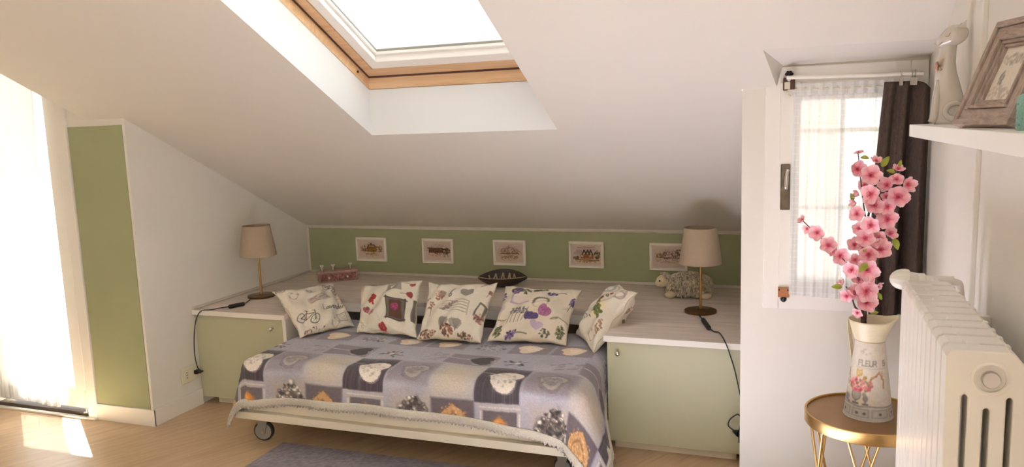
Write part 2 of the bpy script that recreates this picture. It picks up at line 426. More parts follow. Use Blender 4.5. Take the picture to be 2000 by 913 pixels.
LET = {
 'F': [[(0,0),(0,1)],[(0,1),(.6,1)],[(0,.55),(.5,.55)]], 'L': [[(0,1),(0,0),(.6,0)]], 'E': [[(.6,1),(0,1),(0,0),(.6,0)],[(0,.52),(.5,.52)]],
 'U': [[(0,1),(0,.2),(.15,0),(.45,0),(.6,.2),(.6,1)]], 'R': [[(0,0),(0,1),(.45,1),(.6,.85),(.6,.65),(.45,.5),(0,.5)],[(.3,.5),(.65,0)]],
 'B': [[(0,0),(0,1),(.42,1),(.55,.87),(.55,.65),(.42,.53),(0,.53)],[(.42,.53),(.6,.4),(.6,.13),(.45,0),(0,0)]],
 'l': [[(.0,.0),(.15,.1),(.42,.85),(.36,1),(.22,.9),(.12,.2),(.25,0),(.7,.06)]],
 'a': [[(.45,.42),(.2,.45),(.02,.2),(.12,0),(.3,.05),(.46,.42),(.4,.05),(.6,.05)]], 'v': [[(0,.42),(.15,.4),(.22,0),(.45,.42),(.6,.36)]],
 'e': [[(0,.18),(.35,.3),(.3,.45),(.1,.36),(.06,.1),(.25,0),(.5,.12)]], 'n': [[(0,0),(.08,.42),(.1,.25),(.3,.45),(.38,.3),(.36,.02),(.55,.06)]],
 'd': [[(.4,.4),(.15,.42),(.02,.15),(.15,0),(.35,.1),(.5,1),(.4,.06),(.58,.06)]], 'r': [[(0,0),(.1,.42),(.14,.3),(.36,.45),(.4,.36)]]}
def letters(p, word, x, y, h, adv, wd, colr, rot=0.0, slant=0.0, alpha=1):
    c, n = math.cos(rot), math.sin(rot); k = 0.0
    for ch in word:
        if ch != ' ':
            for st in LET[ch]:
                pts = [((k+(px_+slant*py_)*h), py_*h) for px_, py_ in st]
                p.line([(x+a*c-b*n, y+a*n+b*c) for a, b in pts], wd, colr, alpha)
        k += adv*h
# ------------------------------------------------------------------ the setting
YF, YB, XL, XA, XR, XW = 2.98, 4.44, -3.13, -0.187, 0.42, -4.6      # knee walls, alcove back, alcove sides, right wall, far left wall
YR = -2.3                                                          # rear wall behind the camera
def zc(y): return Z0-KS*y
def C(x, y, h=0.0): return (x, y, zc(y)+h)

floor = struct('floor', G().box((XW-.1, YR-.1, -0.08), (XR+.2, YB+.1, 0)), M['floor'])

# sloped ceiling with openings for skylight, dormer and window niche
SX0, SX1, SY0, SY1 = -1.878, -0.968, 1.95, 3.226
DX, DY = -3.385, 1.78
NX, NY = -0.107, 2.741
xs = [XW, DX, XL, SX0, SX1, XA, NX, XR+.02]; ys = [0.2, DY, SY0, NY, YF, SY1, YB]
g = G()
for i in range(len(xs)-1):
    for j in range(len(ys)-1):
        xm, ym = (xs[i]+xs[i+1])/2, (ys[j]+ys[j+1])/2
        if SX0 < xm < SX1 and SY0 < ym < SY1: continue
        if xm < DX and ym > DY: continue
        if ym > YF and not (XL < xm < XA): continue
        if xm > NX and NY < ym < YF:
            g.add([C(NX, NY), C(-0.066, YF), C(NX, YF)], [(0, 1, 2)]); continue
        g.add([C(xs[i], ys[j]), C(xs[i+1], ys[j]), C(xs[i+1], ys[j+1]), C(xs[i], ys[j+1])], [(0, 1, 2, 3)])
nb = (-0.046, YF, 1.676)                                            # splayed niche over the window
g.add([C(NX, NY), nb, C(-0.066, YF)], [(0, 1, 2)])
g.add([C(NX, NY), C(XR+.02, NY), (XR+.02, YF, 1.682), nb], [(0, 1, 2, 3)])
zt = zc(0.2)
OX0, OX1, OY0, OY1 = -1.2, .3, -.7, .1                             # unseen opening added over the camera to brighten the room
for a_, b_, c_, d_ in ((XW, OX0, YR, .2), (OX1, XR+.02, YR, .2), (OX0, OX1, YR, OY0), (OX0, OX1, OY1, .2)):
    g.add([(a_, c_, zt), (b_, c_, zt), (b_, d_, zt), (a_, d_, zt)], [(0, 1, 2, 3)])
zd = zc(DY)
g.add([(XW, DY, zd), (DX, DY, zd), (DX, YF+.1, zd), (XW, YF+.1, zd)], [(0, 1, 2, 3)])     # dormer top
g.add([(DX, DY, zd), (DX, YF, zd), C(DX, YF)], [(0, 1, 2)])                              # dormer cheek
ceiling = struct('ceiling', g, M['ceiling'], smooth=None, weld=0.0005)

# walls
wall_back = struct('wall_back', G().box((XL-.1, YB, 0), (XA+.1, YB+.1, zc(YB)+.03)), M['wall'])
obj('painted_panel', G().box((XL+.016, YB-.006, 0.561), (XA-.002, YB+.001, 0.851)), M['green'], wall_back)
wall_left = struct('wall_left', G().prism([(XL, YF+.004, 0), (XL, YB, 0), C(XL, YB, .02), C(XL, YF+.004, .02)], (-.1, 0, 0)), M['wall'])
wall_alcove = struct('wall_right_alcove', G().prism([(XA, YF+.004, 0), (XA, YB, 0), C(XA, YB, .02), C(XA, YF+.004, .02)], (.1, 0, 0)), M['wall'])
g = G().box((-3.512, YF, 0), (XL-.001, YF+.12, 1.66)); g.box((XW, YF, 2.14), (-3.3, YF+.12, 2.3)); g.box((XW, YF, 0), (-4.32, YF+.12, 2.14))
g.box((-3.512, YF, 1.66), (DX-.001, YF+.12, 2.3)); g.box((-3.578, YF+.002, 2.1), (-3.5, YF+.12, 2.3))
wall_fl = struct('wall_front_left', g, M['wall'])
obj('painted_panel', G().box((-3.505, YF-.005, 0.088), (-3.146, YF+.001, 1.566)), M['green'], wall_fl)
WX0, WX1, WZ0, WZ1 = -0.03, 0.345, 0.85, 1.585
g = G().box((XA+.001, YF, 0), (WX0, YF+.14, 1.76)); g.box((WX1, YF, 0), (XR+.2, YF+.14, 1.76)); g.box((WX0, YF, 0), (WX1, YF+.14, WZ0)); g.box((WX0, YF, WZ1), (WX1, YF+.14, 1.76))
wall_fr = struct('wall_front_right', g, M['wall'])
g = G().box((XR+.014, YR, 0), (XR+.2, YF+.14, 3.1))
wall_right = struct('wall_right', g, M['wall'])
struct('wall_right_far', G().box((XR, 2.21, 0), (XR+.016, YF+.01, 1.98)), M['wall'], bevel=.004)
g = G().box((XW-.1, YR, 0), (XW, YF+.12, 3.1)); struct('wall_far_left', g, M['wall'])
g = G().box((XW-.1, YR-.1, 0), (XR+.2, YR, 3.1))
struct('wall_rear', g, M['wall'])

# skirting boards and the pale trims of the alcove
g = G().box((-3.512, YF-.013, 0), (XL+.013, YF, .091)); struct('baseboard_front_left', g, M['white'], bevel=.003)
g = G().box((XL, YF-.0125, 0), (XL+.013, 3.328, .091)); struct('baseboard_left', g, M['white'], bevel=.003)
struct('trim_1', G().box((XL+.001, YB-.016, .546), (XA, YB, .562)), M['trim'], bevel=.003)
struct('trim_2', G().box((XL+.001, YB-.012, .858), (XA, YB, zc(YB-.012)+.002)), M['trim'], bevel=.002)
struct('trim_3', G().box((XL, 3.315, .546), (XL+.012, YB, .56)), M['trim'], bevel=.003)
struct('trim_4', G().box((XL, YB-.012, .56), (XL+.015, YB, .86)), M['trim'], bevel=.002)

# roof window: window_1
def ring(g, x0, x1, y0, y1, w, h0, h1):
    for (a0, a1, b0, b1) in ((x0, x1, y1-w, y1), (x0, x1, y0, y0+w), (x0, x0+w, y0+w, y1-w), (x1-w, x1, y0+w, y1-w)):
        g.hexa([C(a0, b0, h0), C(a1, b0, h0), C(a1, b1, h0), C(a0, b1, h0), C(a0, b0, h1), C(a1, b0, h1), C(a1, b1, h1), C(a0, b1, h1)])
    return g
RH = 0.213
g = G()
for a, b in (((SX0, SY1), (SX1, SY1)), ((SX1, SY0), (SX0, SY0)), ((SX0, SY0), (SX0, SY1)), ((SX1, SY1), (SX1, SY0))):
    g.add([C(*a), C(*b), C(*b, RH), C(*a, RH)], [(0, 1, 2, 3)])
struct('trim_5', g, M['reveal'])
w1 = struct('window_1', ring(G(), SX0-.03, SX1+.03, SY0-.03, SY1+.03, .03, RH-.002, RH+.10), M['pine'])
obj('frame_rail', ring(G(), SX0, SX1, SY0, SY1, .052, RH+.056, RH+.10), M['pine'], w1)
sash = obj('sash', ring(ring(G(), SX0+.054, SX1-.054, SY0+.054, SY1-.054, .05, RH+.060, RH+.12), SX0+.104, SX1-.104, SY0+.104, SY1-.104, .014, RH+.085, RH+.12), M['frame_white'], w1, bevel=.003)
obj('pane', ring(G(), SX0+.116, SX1-.116, SY0+.116, SY1-.116, .335, RH+.108, RH+.112), M['glass'], sash)
obj('gasket', ring(G(), SX0+.0005, SX1-.0005, SY0+.0005, SY1-.0005, .006, RH+.050, RH+.056), M['mahogany'], w1)
obj('glazing_seal', ring(G(), SX0+.1165, SX1-.1165, SY0+.1165, SY1-.1165, .004, RH+.098, RH+.106), M['grey_plastic'], sash)
obj('fixing_screw', G().cyl((SX0-.001, 3.13, zc(3.13)+RH+.028), (SX0+.004, 3.13, zc(3.13)+RH+.028), .006, 12), M['dark_hole'], w1)

g = G()
for a_, b_, c_, d_ in ((OX0-.03, OX0+.02, OY0, OY1), (OX1-.02, OX1+.03, OY0, OY1), (OX0, OX1, OY0-.03, OY0+.02), (OX0, OX1, OY1-.02, OY1+.03)): g.box((a_, c_, zt-.002), (b_, d_, zt+.06))
struct('added_roof_opening', g, M['frame_white'])  # frame round the added opening that lets in extra daylight
# balcony door: door_1
g = G().box((-3.577, YF-.014, 0), (-3.510, YF+.10, 2.14)); g.box((-4.33, YF-.014, 0), (-4.275, YF+.10, 2.14)); g.box((-4.275, YF-.014, 2.09), (-3.577, YF+.10, 2.14))
d1 = struct('door_1', g, M['frame_white'], bevel=.004)
obj('threshold', G().box((-4.275, YF-.005, .004), (-3.577, YF+.10, .03)), M['darkwood'], d1)
obj('floor_strip', G().box((-4.6, YF-.03, 0), (-3.513, YF-.006, .012)), M['white'], d1, bevel=.003)
g = G().box((-3.685, YF+.012, .045), (-3.606, YF+.06, 2.08)); g.box((-4.262, YF+.012, .045), (-4.19, YF+.06, 2.08)); g.box((-4.19, YF+.012, .045), (-3.685, YF+.06, .16)); g.box((-4.19, YF+.012, 1.99), (-3.685, YF+.06, 2.08))
sash = obj('sash', g, M['frame_white'], d1, bevel=.004)
obj('pane', G().box((-4.195, YF+.030, .155), (-3.680, YF+.036, 1.995)), M['glass'], sash)
obj('seal', G().box((-3.6055, YF+.025, .045), (-3.578, YF+.055, 2.08)), M['rubber'], d1)
hg = obj('hinge', G().box((-3.603, YF-.002, .055), (-3.580, YF+.018, .150)), M['plastic'], d1, bevel=.003)
obj('hinge_pin', G().tube([(-3.590, YF-.010, .055), (-3.590, YF-.010, .035), (-3.607, YF-.012, .033)], .005, 8), M['chrome'], hg)

# casement window: window_2
g = G()
def frame2(g, x0, x1, z0, z1, w, y0, y1, wb=None):
    wb = wb or w
    g.box((x0, y0, z0), (x0+w, y1, z1)); g.box((x1-w, y0, z0), (x1, y1, z1)); g.box((x0+w, y0, z0), (x1-w, y1, z0+wb)); g.box((x0+w, y0, z1-w), (x1-w, y1, z1)); return g
w2 = struct('window_2', frame2(g, -.107, XR-.002, .79, 1.672, .055, YF-.010, YF+.01), M['frame_white'], bevel=.003)
sash = obj('sash', frame2(G(), -.054, XR-.056, .845, 1.618, .068, YF-.016, YF+.04), M['frame_white'], w2, bevel=.003)
obj('glazing_bar', G().box((.146, YF+.004, .90), (.162, YF+.03, 1.56)), M['frame_white'], sash)
obj('glazing_bar', G().box((.0, YF+.004, 1.435), (.31, YF+.03, 1.45)), M['frame_white'], sash)
obj('glazing_bar', G().box((.0, YF+.004, 1.16), (.31, YF+.03, 1.175)), M['frame_white'], sash)
obj('pane', G().box((.0, YF+.016, .90), (.31, YF+.02, 1.57)), M['glass'], sash)
hp = atY(1534, 366, YF-.02)
pl = obj('handle_plate', G().box((hp.x-.017, YF-.021, hp.z-.083), (hp.x+.016, YF-.0155, hp.z+.083)), M['dark_chrome'], w2, bevel=.004, label='polished chrome window handle plate')
obj('handle_lever', G().tube(smoothpath([(hp.x+.002, YF-.019, hp.z+.0), (hp.x+.002, YF-.034, hp.z+.0), (hp.x+.004, YF-.037, hp.z+.045), (hp.x+.008, YF-.034, hp.z+.065)], 5), [.007]*10+[.006]*6, 10), M['chrome'], pl, smooth=True)

# a house across the street, seen faintly through the voile, and the balcony outside the door
hs = root('house', (.6, 9.5, -6), 'pink rendered house wall seen through the voile of the small window', 'building')
obj('wall', G().box((0.02, 9.5, -6), (.45, 12.5, 2.55)), M['pink_wall'], hs)
obj('roof', G().hexa([(-.05, 9.3, 2.55), (.55, 9.3, 2.55), (.55, 12.6, 2.55), (-.05, 12.6, 2.55), (-.05, 9.3, 2.62), (.55, 9.3, 2.62), (.55, 11, 3.1), (-.05, 11, 3.1)]), M['roof_tile'], hs)
struct('added_sun_block_1', G().box((-6.6, YF+.12, 2.28), (-3.3, YF+.37, 2.36)), M['sun_block'])  # unseen slab, added to cut the sun patch short at the balcony door
struct('added_sun_block_2', G().box((-1.0, YF+.14, 1.77), (.9, YF+.80, 1.83)), M['sun_block'])  # unseen slab, added to keep direct sun off the small window
struct('floor_balcony', G().box((-5.2, YF+.12, -.12), (-3.2, YF+1.6, -.03)), M['concrete'])

# ------------------------------------------------------------------ built-in cupboards and worktop
def cupboard(name, x0, x1, knob_x, label, px0, px1):
    r = root(name, ((x0+x1)/2, 3.9, 0), label, 'cabinet')
    obj('body', G().box((x0+.004, 3.352, .044), (x1-.004, YB-.02, .519)), M['white'], r)
    dr = obj('door', G().box((x0+.002 if x0 < -2 else x0, 3.331, .044), (x1-(.022 if x0 < -2 else .0), 3.350, .515)), M['door_green'], r, bevel=.0015)
    k = G().lathe([(.0045, 0), (.0045, -.012), (.011, -.016), (.012, -.024), (.006, -.029), (.001, -.030)], (knob_x, 3.331, .466), 16, ax=1)
    obj('knob', k, M['chrome'], dr, smooth=True, label='small chrome knob')
    obj('plinth', G().box((px0, 3.372, .0), (px1, 3.392, .046)), M['cream'], r)
    if x0 < -2: obj('side_panel', G().box((x1-.0205, 3.331, .044), (x1, 3.351, .519)), M['white'], r)
    return r
cupboard('cabinet', -3.128, -2.53, -2.612, 'low sage green cabinet at the left of the bed, knob top right', -3.05, -2.56)
cupboard('cabinet', -.79, -.190, -.738, 'low sage green cabinet at the right of the bed, knob top left', -.768, -.225)
wt = root('worktop', (-1.66, 4.0, .52), 'pale whitewashed wood worktop running round the back of the bed', 'worktop')
pts = [(XL+.001, 3.313), (-2.522, 3.313), (-2.522, 3.742), (-.80, 3.742), (-.80, 3.313), (XA-.001, 3.313), (XA-.001, YB-.002), (XL+.001, YB-.002)]
obj('top', G().prism([(x, y, .520) for x, y in pts], (0, 0, .025)), M['worktop'], wt)
obj('edge_band', G().box((XL+.001, 3.3105, .519), (-2.520, 3.3132, .5455)), M['white'], wt)
obj('edge_band', G().box((-.802, 3.3105, .519), (XA-.001, 3.3132, .5455)), M['white'], wt)
obj('front_rail', G().box((-2.529, 3.744, .470), (-.791, 3.764, .5195)), M['white'], wt)

# ------------------------------------------------------------------ trundle bed on castors, mattress, rug
bed = root('trundle_bed', (-1.66, 3.3, .14), 'cream trundle bed on castors pulled out between the two green cabinets', 'bed')
BX0, BX1, BYF = -2.515, -.805, 2.905
obj('front_board', G().box((BX0+.01, BYF, .185), (BX1-.01, BYF+.02, .30)), M['cream'], bed, bevel=.002)
obj('base_board', G().box((BX0, BYF-.03, .148), (BX1, 3.70, .185)), M['cream'], bed, bevel=.003)
obj('side_board', G().box((BX0+.01, BYF+.02, .185), (BX0+.03, 3.70, .30)), M['cream'], bed)
obj('side_board', G().box((BX1-.03, BYF+.02, .185), (BX1-.01, 3.70, .30)), M['cream'], bed)
for (x, y, a) in ((-2.44, 2.985, .25), (-.90, 2.985, -.3), (-2.44, 3.62, .2), (-.90, 3.62, .2)):
    p = Vector((x, y, .0)); d = Vector((math.cos(a), math.sin(a), 0)); w = Vector((-d.y, d.x, 0)); ctr = p+Vector((0, 0, .050))
    g = G(); g.box((x-.035, y-.035, .142), (x+.035, y+.035, .148)); g.cyl((x, y, .13), (x, y, .143), .022, 16)
    for s in (-1, 1):
        o = w*(.019*s)
        g.hexa([p+o+d*-.03+w*-.002+Vector((0,0,.128)), p+o+d*.03+w*-.002+Vector((0,0,.128)), p+o+d*.03+w*.002+Vector((0,0,.128)), p+o+d*-.03+w*.002+Vector((0,0,.128)),
                p+o+d*-.012+w*-.002+Vector((0,0,.04)), p+o+d*.012+w*-.002+Vector((0,0,.04)), p+o+d*.012+w*.002+Vector((0,0,.04)), p+o+d*-.012+w*.002+Vector((0,0,.04))][4:]+
               [p+o+d*-.03+w*-.002+Vector((0,0,.128)), p+o+d*.03+w*-.002+Vector((0,0,.128)), p+o+d*.03+w*.002+Vector((0,0,.128)), p+o+d*-.03+w*.002+Vector((0,0,.128))])
    g.hexa([p+d*-.034+w*-.022+Vector((0,0,.126)), p+d*.034+w*-.022+Vector((0,0,.126)), p+d*.034+w*.022+Vector((0,0,.126)), p+d*-.034+w*.022+Vector((0,0,.126)),
            p+d*-.034+w*-.022+Vector((0,0,.131)), p+d*.034+w*-.022+Vector((0,0,.131)), p+d*.034+w*.022+Vector((0,0,.131)), p+d*-.034+w*.022+Vector((0,0,.131))])
    c = obj('caster', g, M['grey_plastic'], bed)
    gw = G(); n = 28; prof = [(.050, -.009), (.050, .009), (.044, .0125), (.040, .0125)]
    def wheel(prof, mt, nm):
        gg = G(); vs = []; fs = []
        for (r_, h) in prof:
            for i in range(n):
                an = 2*PI*i/n; vs.append(ctr+d*(r_*math.cos(an))+Vector((0, 0, r_*math.sin(an)))+w*h)
        for j in range(len(prof)-1):
            for i in range(n): fs.append((j*n+i, j*n+(i+1) % n, (j+1)*n+(i+1) % n, (j+1)*n+i))
        fs.append(tuple(range(n))[::-1]); fs.append(tuple((len(prof)-1)*n+i for i in range(n)))
        obj(nm, gg.add(vs, fs), mt, c, smooth='auto')
    wheel([(.041, -.0125), (.046, -.012), (.050, -.007), (.050, .007), (.046, .012), (.041, .0125)], M['rubber'], 'tyre')
    wheel([(.041, -.0135), (.041, .0135)], M['grey_plastic'], 'wheel_hub')
    wheel([(.008, -.024), (.008, .024)], M['chrome'], 'axle')
obj('mattress', G().box((BX0+.035, BYF+.025, .186), (BX1-.035, 3.70, .415)), M['mattress'], None, bevel=.05, segs=4, origin=(-1.66, 3.3, .185),
    label='mattress lying on the trundle bed under the patchwork quilt', cat='mattress')
rug_c = Print(2.3, 1.66, 230, 166, '8b838b'); rr = random.Random(3)
rug_c.rect(.46, 1.30, .5, .10, 'a49ca2', 0, .6, .02); rug_c.rect(1.1, .7, 1.5, .8, '9a9299', 0, .5, .03); rug_c.grain(5, .12)
g = G().grid(lambda u, v: (-2.312+2.3*u, 1.30+1.66*v, .008), 230, 166)
obj('rug', g, painted('rug_pile', 1.0, 300, .6), None, cols=rug_c.lin(), solid=.012, origin=(-1.6, 2.3, 0), label='grey rug on the wooden floor in front of the bed', cat='rug')

# wall socket
sk = root('socket', (XL, 3.25, .2), 'ivory wall socket above the skirting beside the left cabinet', 'socket')
obj('cover_plate', G().box((XL, 3.186, .157), (XL+.010, 3.318, .243)), M['plastic'], sk, bevel=.004)
for k in range(3):
    obj('module', G().box((XL+.009, 3.206+.031*k, .172), (XL+.012, 3.235+.031*k, .228)), M['plastic'], sk, bevel=.001)
for dz in (-.014, 0, .014):
    obj('pin_hole', G().cyl((XL+.0118, 3.2205, .2+dz), (XL+.0124, 3.2205, .2+dz), .0032, 10), M['dark_hole'], sk)
# ------------------------------------------------------------------ patchwork quilt draped over the bed
QX0, QX1, QY, QZ, QR = -2.425, -.868, 2.938, .437, .062
def interp(x, xs_, ys_): return float(np.interp(x, xs_, ys_))
def hem_front(s): return interp(s, [-2.7, -2.43, -2.2, -1.83, -1.32, -1.0, -.85, -.6], [.215, .225, .20, .186, .196, .222, .25, .27])
def hem_side(t, left): return (.285 if left else interp(t, [2.6, 2.95, 3.15, 3.33, 3.8], [.33, .325, .27, .22, .20]))
def fold(d):
    if d <= 0: return 0.0, 0.0
    if d < QR*PI/2: a = d/QR; return QR*math.sin(a), QR*(1-math.cos(a))
    return QR, QR+(d-QR*PI/2)
def drape(s, y):
    """cloth coordinates: s across, y towards the wall (arc length past the edges) -> world"""
    dl, dr, df = QX0-s, s-QX1, QY-y
    ds = max(dl, dr, 0); sg = -1 if dl > 0 else 1; df = max(df, 0)
    bx, by = min(max(s, QX0), QX1), max(y, QY)
    wr = .0035*math.sin(9*s+5*y)*math.sin(7*y-3*s)+.002*math.sin(23*s+4)*math.sin(17*y)
    def front_flare(x): return .10+.10*math.sin(6.5*x+.6)+.06*math.sin(15*x)
    if ds > 0 and df > 0:
        d = math.hypot(ds, df); a = math.atan2(df, ds); h, v = fold(d); k = max(0, v-QR); c2 = math.cos(a)**2
        h += k*((.34 if sg > 0 else .20)*c2+front_flare(bx)*(1-c2))+(.030*min(1, d/.1)*c2 if sg > 0 else 0)+k*.12*math.sin(2*a)
        return Vector((bx+sg*h*math.cos(a), by-h*math.sin(a), QZ-v*(1 if sg > 0 else .95)+wr))
    if df > 0:
        h, v = fold(df); k = max(0, v-QR)
        h += k*front_flare(s)
        return Vector((bx, by-h, QZ-v+wr))
    if ds > 0:
        h, v = fold(ds); k = max(0, v-QR)
        if sg > 0:
            fl = min(1, max(0, (3.34-y)/.36)); h += k*.34*fl+.030*fl*min(1, ds/.1)-.003*(1-fl)
        else:
            fl = min(1, max(0, (3.30-y)/.3)); h += k*.2*fl
        return Vector((bx+sg*h, by, QZ-v+wr))
    sag = -.012*math.exp(-((s+1.65)**2/.5+(y-3.5)**2/.05))
    return Vector((s, y, QZ+wr+sag))
QB = 3.70
def q_st(u, v):
    y = QB+(QY-QB)*min(v/.70, 1); ym = max(y, QY)
    sL, sR = QX0-hem_side(ym, True), QX1+hem_side(ym, False); s = sL+(sR-sL)*u
    if v > .70: y = QY-hem_front(s)*(v-.70)/.30
    # keep the corner of the cloth rounded
    return s, y
NU, NV = 430, 240
# the print, in cloth coordinates: x = s+2.75, y up = 3.75-y
PW, PH = 2.25, 1.12
qp = Print(PW, PH, 900, 450, 'aaa6b0'); rq = random.Random(11)
def qx(s): return s+2.75
def qy(y): return 3.75-y
qp.mottle(rq, .05)
P3 = .638; CW = P3/3
t_rows = {'D': 2.706, 'A': 2.928, 'B': 3.150, 'C': 3.385, 'E': 3.61}
for k in range(-1, 4):
    x0 = -1.795+P3*k                                                # centre of the dark heart patch
    # row A: dark slate heart, pale grey heart, plain cream
    y = t_rows['A']+.01
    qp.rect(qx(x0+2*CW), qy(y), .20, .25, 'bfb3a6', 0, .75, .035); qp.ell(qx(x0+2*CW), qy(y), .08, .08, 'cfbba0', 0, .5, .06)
    qp.rect(qx(x0), qy(y), .205, .245, '4d444a')
    for j in range(26):
        xx = x0-.1+.2*rq.random(); qp.line([(qx(xx), qy(y-.12)), (qx(xx+.004), qy(y+.12))], .003, rq.choice(['3a3238', '6a6064', '5b5257', '7d7274']), .6)
    qp.line([(qx(x0-.102), qy(y+.05)), (qx(x0-.03), qy(y+.035))], .005, 'b9aea6', .8)
    hx = x0+.012
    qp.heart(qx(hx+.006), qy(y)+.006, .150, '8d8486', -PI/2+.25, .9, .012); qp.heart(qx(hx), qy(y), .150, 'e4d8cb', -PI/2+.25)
    qp.dots(rq, qx(hx), qy(y), .055, .055, 60, .006, ['a89c94', 'f0e8df', 'c4b8ae', '948a86'], alpha=.6)
    qp.heart(qx(hx), qy(y), .150, 'a0958f', -PI/2+.25, .8, None, .004)
    x1 = x0+CW
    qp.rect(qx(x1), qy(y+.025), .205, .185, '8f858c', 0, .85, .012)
    for j in range(3): qp.heart(qx(x1+.004), qy(y+.02), .145-.03*j, ['857b80', 'b3a79f', '8f8588'][j], -PI/2+.35, .8)
    qp.dots(rq, qx(x1), qy(y+.02), .04, .04, 26, .005, ['c6bab0', '736a6e'], alpha=.7); qp.heart(qx(x1+.004), qy(y+.02), .15, '6f666a', -PI/2+.35, .9, None, .005)
    # row B: grey tag with dark heart, sprig, feather heart
    y = t_rows['B']
    xt = x0+CW*2
    qp.rect(qx(xt-.01), qy(y), .235, .15, '857c82', .0, .9)
    qp.line([(qx(xt-.12), qy(y+.01)), (qx(xt-.02), qy(y+.0))], .006, 'c9bfb8'); qp.heart(qx(xt+.035), qy(y), .115, '463f43', -PI/2)
    qp.heart(qx(xt+.035), qy(y), .135, 'bfb5af', -PI/2, .9, None, .007); qp.line([(qx(xt+.09), qy(y+.03)), (qx(xt+.11), qy(y-.02))], .005, 'b9aea6')
    qp.rect(qx(x0), qy(y), .2, .2, 'aeaab2', 0, .6, .03)
    for j in range(16):
        a = rq.uniform(0, 6.28); r0 = rq.uniform(.02, .075); qp.line([(qx(x0), qy(y)), (qx(x0)+r0*math.cos(a), qy(y)+.8*r0*math.sin(a))], .0035, rq.choice(['4b4548', '6e676a', '8a8385']))
        qp.ell(qx(x0)+r0*math.cos(a), qy(y)+.8*r0*math.sin(a), .009, .006, rq.choice(['3f393c', '5c5558', '857c7c']), a)
    qp.ell(qx(x0), qy(y), .014, .012, 'd8cfc8')
    for j in range(30):
        u_ = rq.uniform(-.06, .06); v_ = rq.uniform(-.05, .05); qp.line([(qx(x1)+u_, qy(y)+v_), (qx(x1)+u_+.025, qy(y)+v_-.012)], .004, rq.choice(['7d7477', '9c9294', 'c9bfb8', '625a5d']), .8)
    qp.heart(qx(x1), qy(y), .14, '8a8083', -PI/2+.3, .7, None, .005)
    # row C: two framed cream hearts and a wreath heart
    y = t_rows['C']
    for xx, cc in ((x0-.01, 'e6d2bb'), (x1-.01, 'ead0b2')):
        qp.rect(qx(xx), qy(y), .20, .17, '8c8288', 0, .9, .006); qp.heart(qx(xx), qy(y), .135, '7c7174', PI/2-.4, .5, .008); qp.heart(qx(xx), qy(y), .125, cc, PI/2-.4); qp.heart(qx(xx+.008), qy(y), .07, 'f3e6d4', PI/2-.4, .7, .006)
    qp.dots(rq, qx(xt), qy(y), .075, .07, 70, .006, ['5a5355', '8a8284', 'd6cdc6', '6f6769'], heart=True)
    # row D (hanging front): rose heart, wicker heart on a dark patch, stitched frame with an orange heart
    y = t_rows['D']+.02
    xr_ = x0-CW*2+.03
    qp.rect(qx(xr_), qy(y), .2, .2, 'b0a297', 0, .8, .03)
    qp.heart(qx(xr_+.01), qy(y+.015), .175, '6a605e', .22, .8, .01); qp.dots(rq, qx(xr_+.01), qy(y+.015), .088, .092, 130, .0085, ['e9e0d2', 'cfc4b4', '4a4240', '37302f', 'b0a496'], heart=True)
    for j in range(40):
        a = rq.uniform(0, 6.28); r0 = rq.uniform(.01, .075); qp.ell(qx(xr_+.01)+r0*math.cos(a), qy(y+.02)+r0*math.sin(a)*.9, .0085, .0085, '4f4643', 0, .9, None, .0035)
    qp.ell(qx(xr_-.085), qy(y-.03), .03, .022, '736a68', .4, .8, None, .004)
    xw = x0-CW+.01
    qp.rect(qx(xw), qy(y), .20, .19, '665b5f', 0, .95, .006); qp.heart(qx(xw), qy(y+.000), .165, '7d5f45', 0, .9); 
    qp.heart(qx(xw), qy(y+.0), .155, 'c79a6b', 0); qp.heart(qx(xw), qy(y-.01), .10, '8a6646', 0, .9); qp.heart(qx(xw), qy(y-.015), .085, 'cfa06c', 0); qp.ell(qx(xw), qy(y-.01), .02, .03, '9a744e', 0, .6, .01)
    qp.dots(rq, qx(xw), qy(y+.0), .075, .075, 110, .004, ['e2bd92', 'a97c50', '936a45'], alpha=.8)
    xs_ = x0+.015
    qp.rect(qx(xs_), qy(y), .19, .17, 'b3a9a4', 0, .8, .01); qp.rect(qx(xs_), qy(y+.0), .155, .115, '6b6164'); qp.heart(qx(xs_), qy(y+.0), .075, 'd08a45', 0, 1, .008); qp.ell(qx(xs_-.01), qy(y+.005), .014, .014, 'e8a75e', 0, .8, .008)
    for j in range(22):
        t = -.09+.18*j/21; qp.ell(qx(xs_+t), qy(y+.072), .0035, .003, 'd6cdc5'); qp.ell(qx(xs_-.088), qy(y-.06+.11*j/21), .003, .0035, 'd6cdc5'); qp.ell(qx(xs_+.088), qy(y-.06+.11*j/21), .003, .0035, 'd6cdc5')
qp.grain(4, .05)
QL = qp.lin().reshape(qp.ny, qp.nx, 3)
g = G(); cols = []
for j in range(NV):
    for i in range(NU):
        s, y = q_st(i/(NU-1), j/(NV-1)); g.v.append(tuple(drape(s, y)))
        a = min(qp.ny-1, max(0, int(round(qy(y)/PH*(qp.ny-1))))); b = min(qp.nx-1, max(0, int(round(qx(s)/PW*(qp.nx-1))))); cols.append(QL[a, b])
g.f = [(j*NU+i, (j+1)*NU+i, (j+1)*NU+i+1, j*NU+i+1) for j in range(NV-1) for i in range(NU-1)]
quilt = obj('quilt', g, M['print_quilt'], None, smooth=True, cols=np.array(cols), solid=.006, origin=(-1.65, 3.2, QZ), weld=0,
            label='lilac grey patchwork quilt printed with hearts, draped over the trundle bed', cat='quilt')
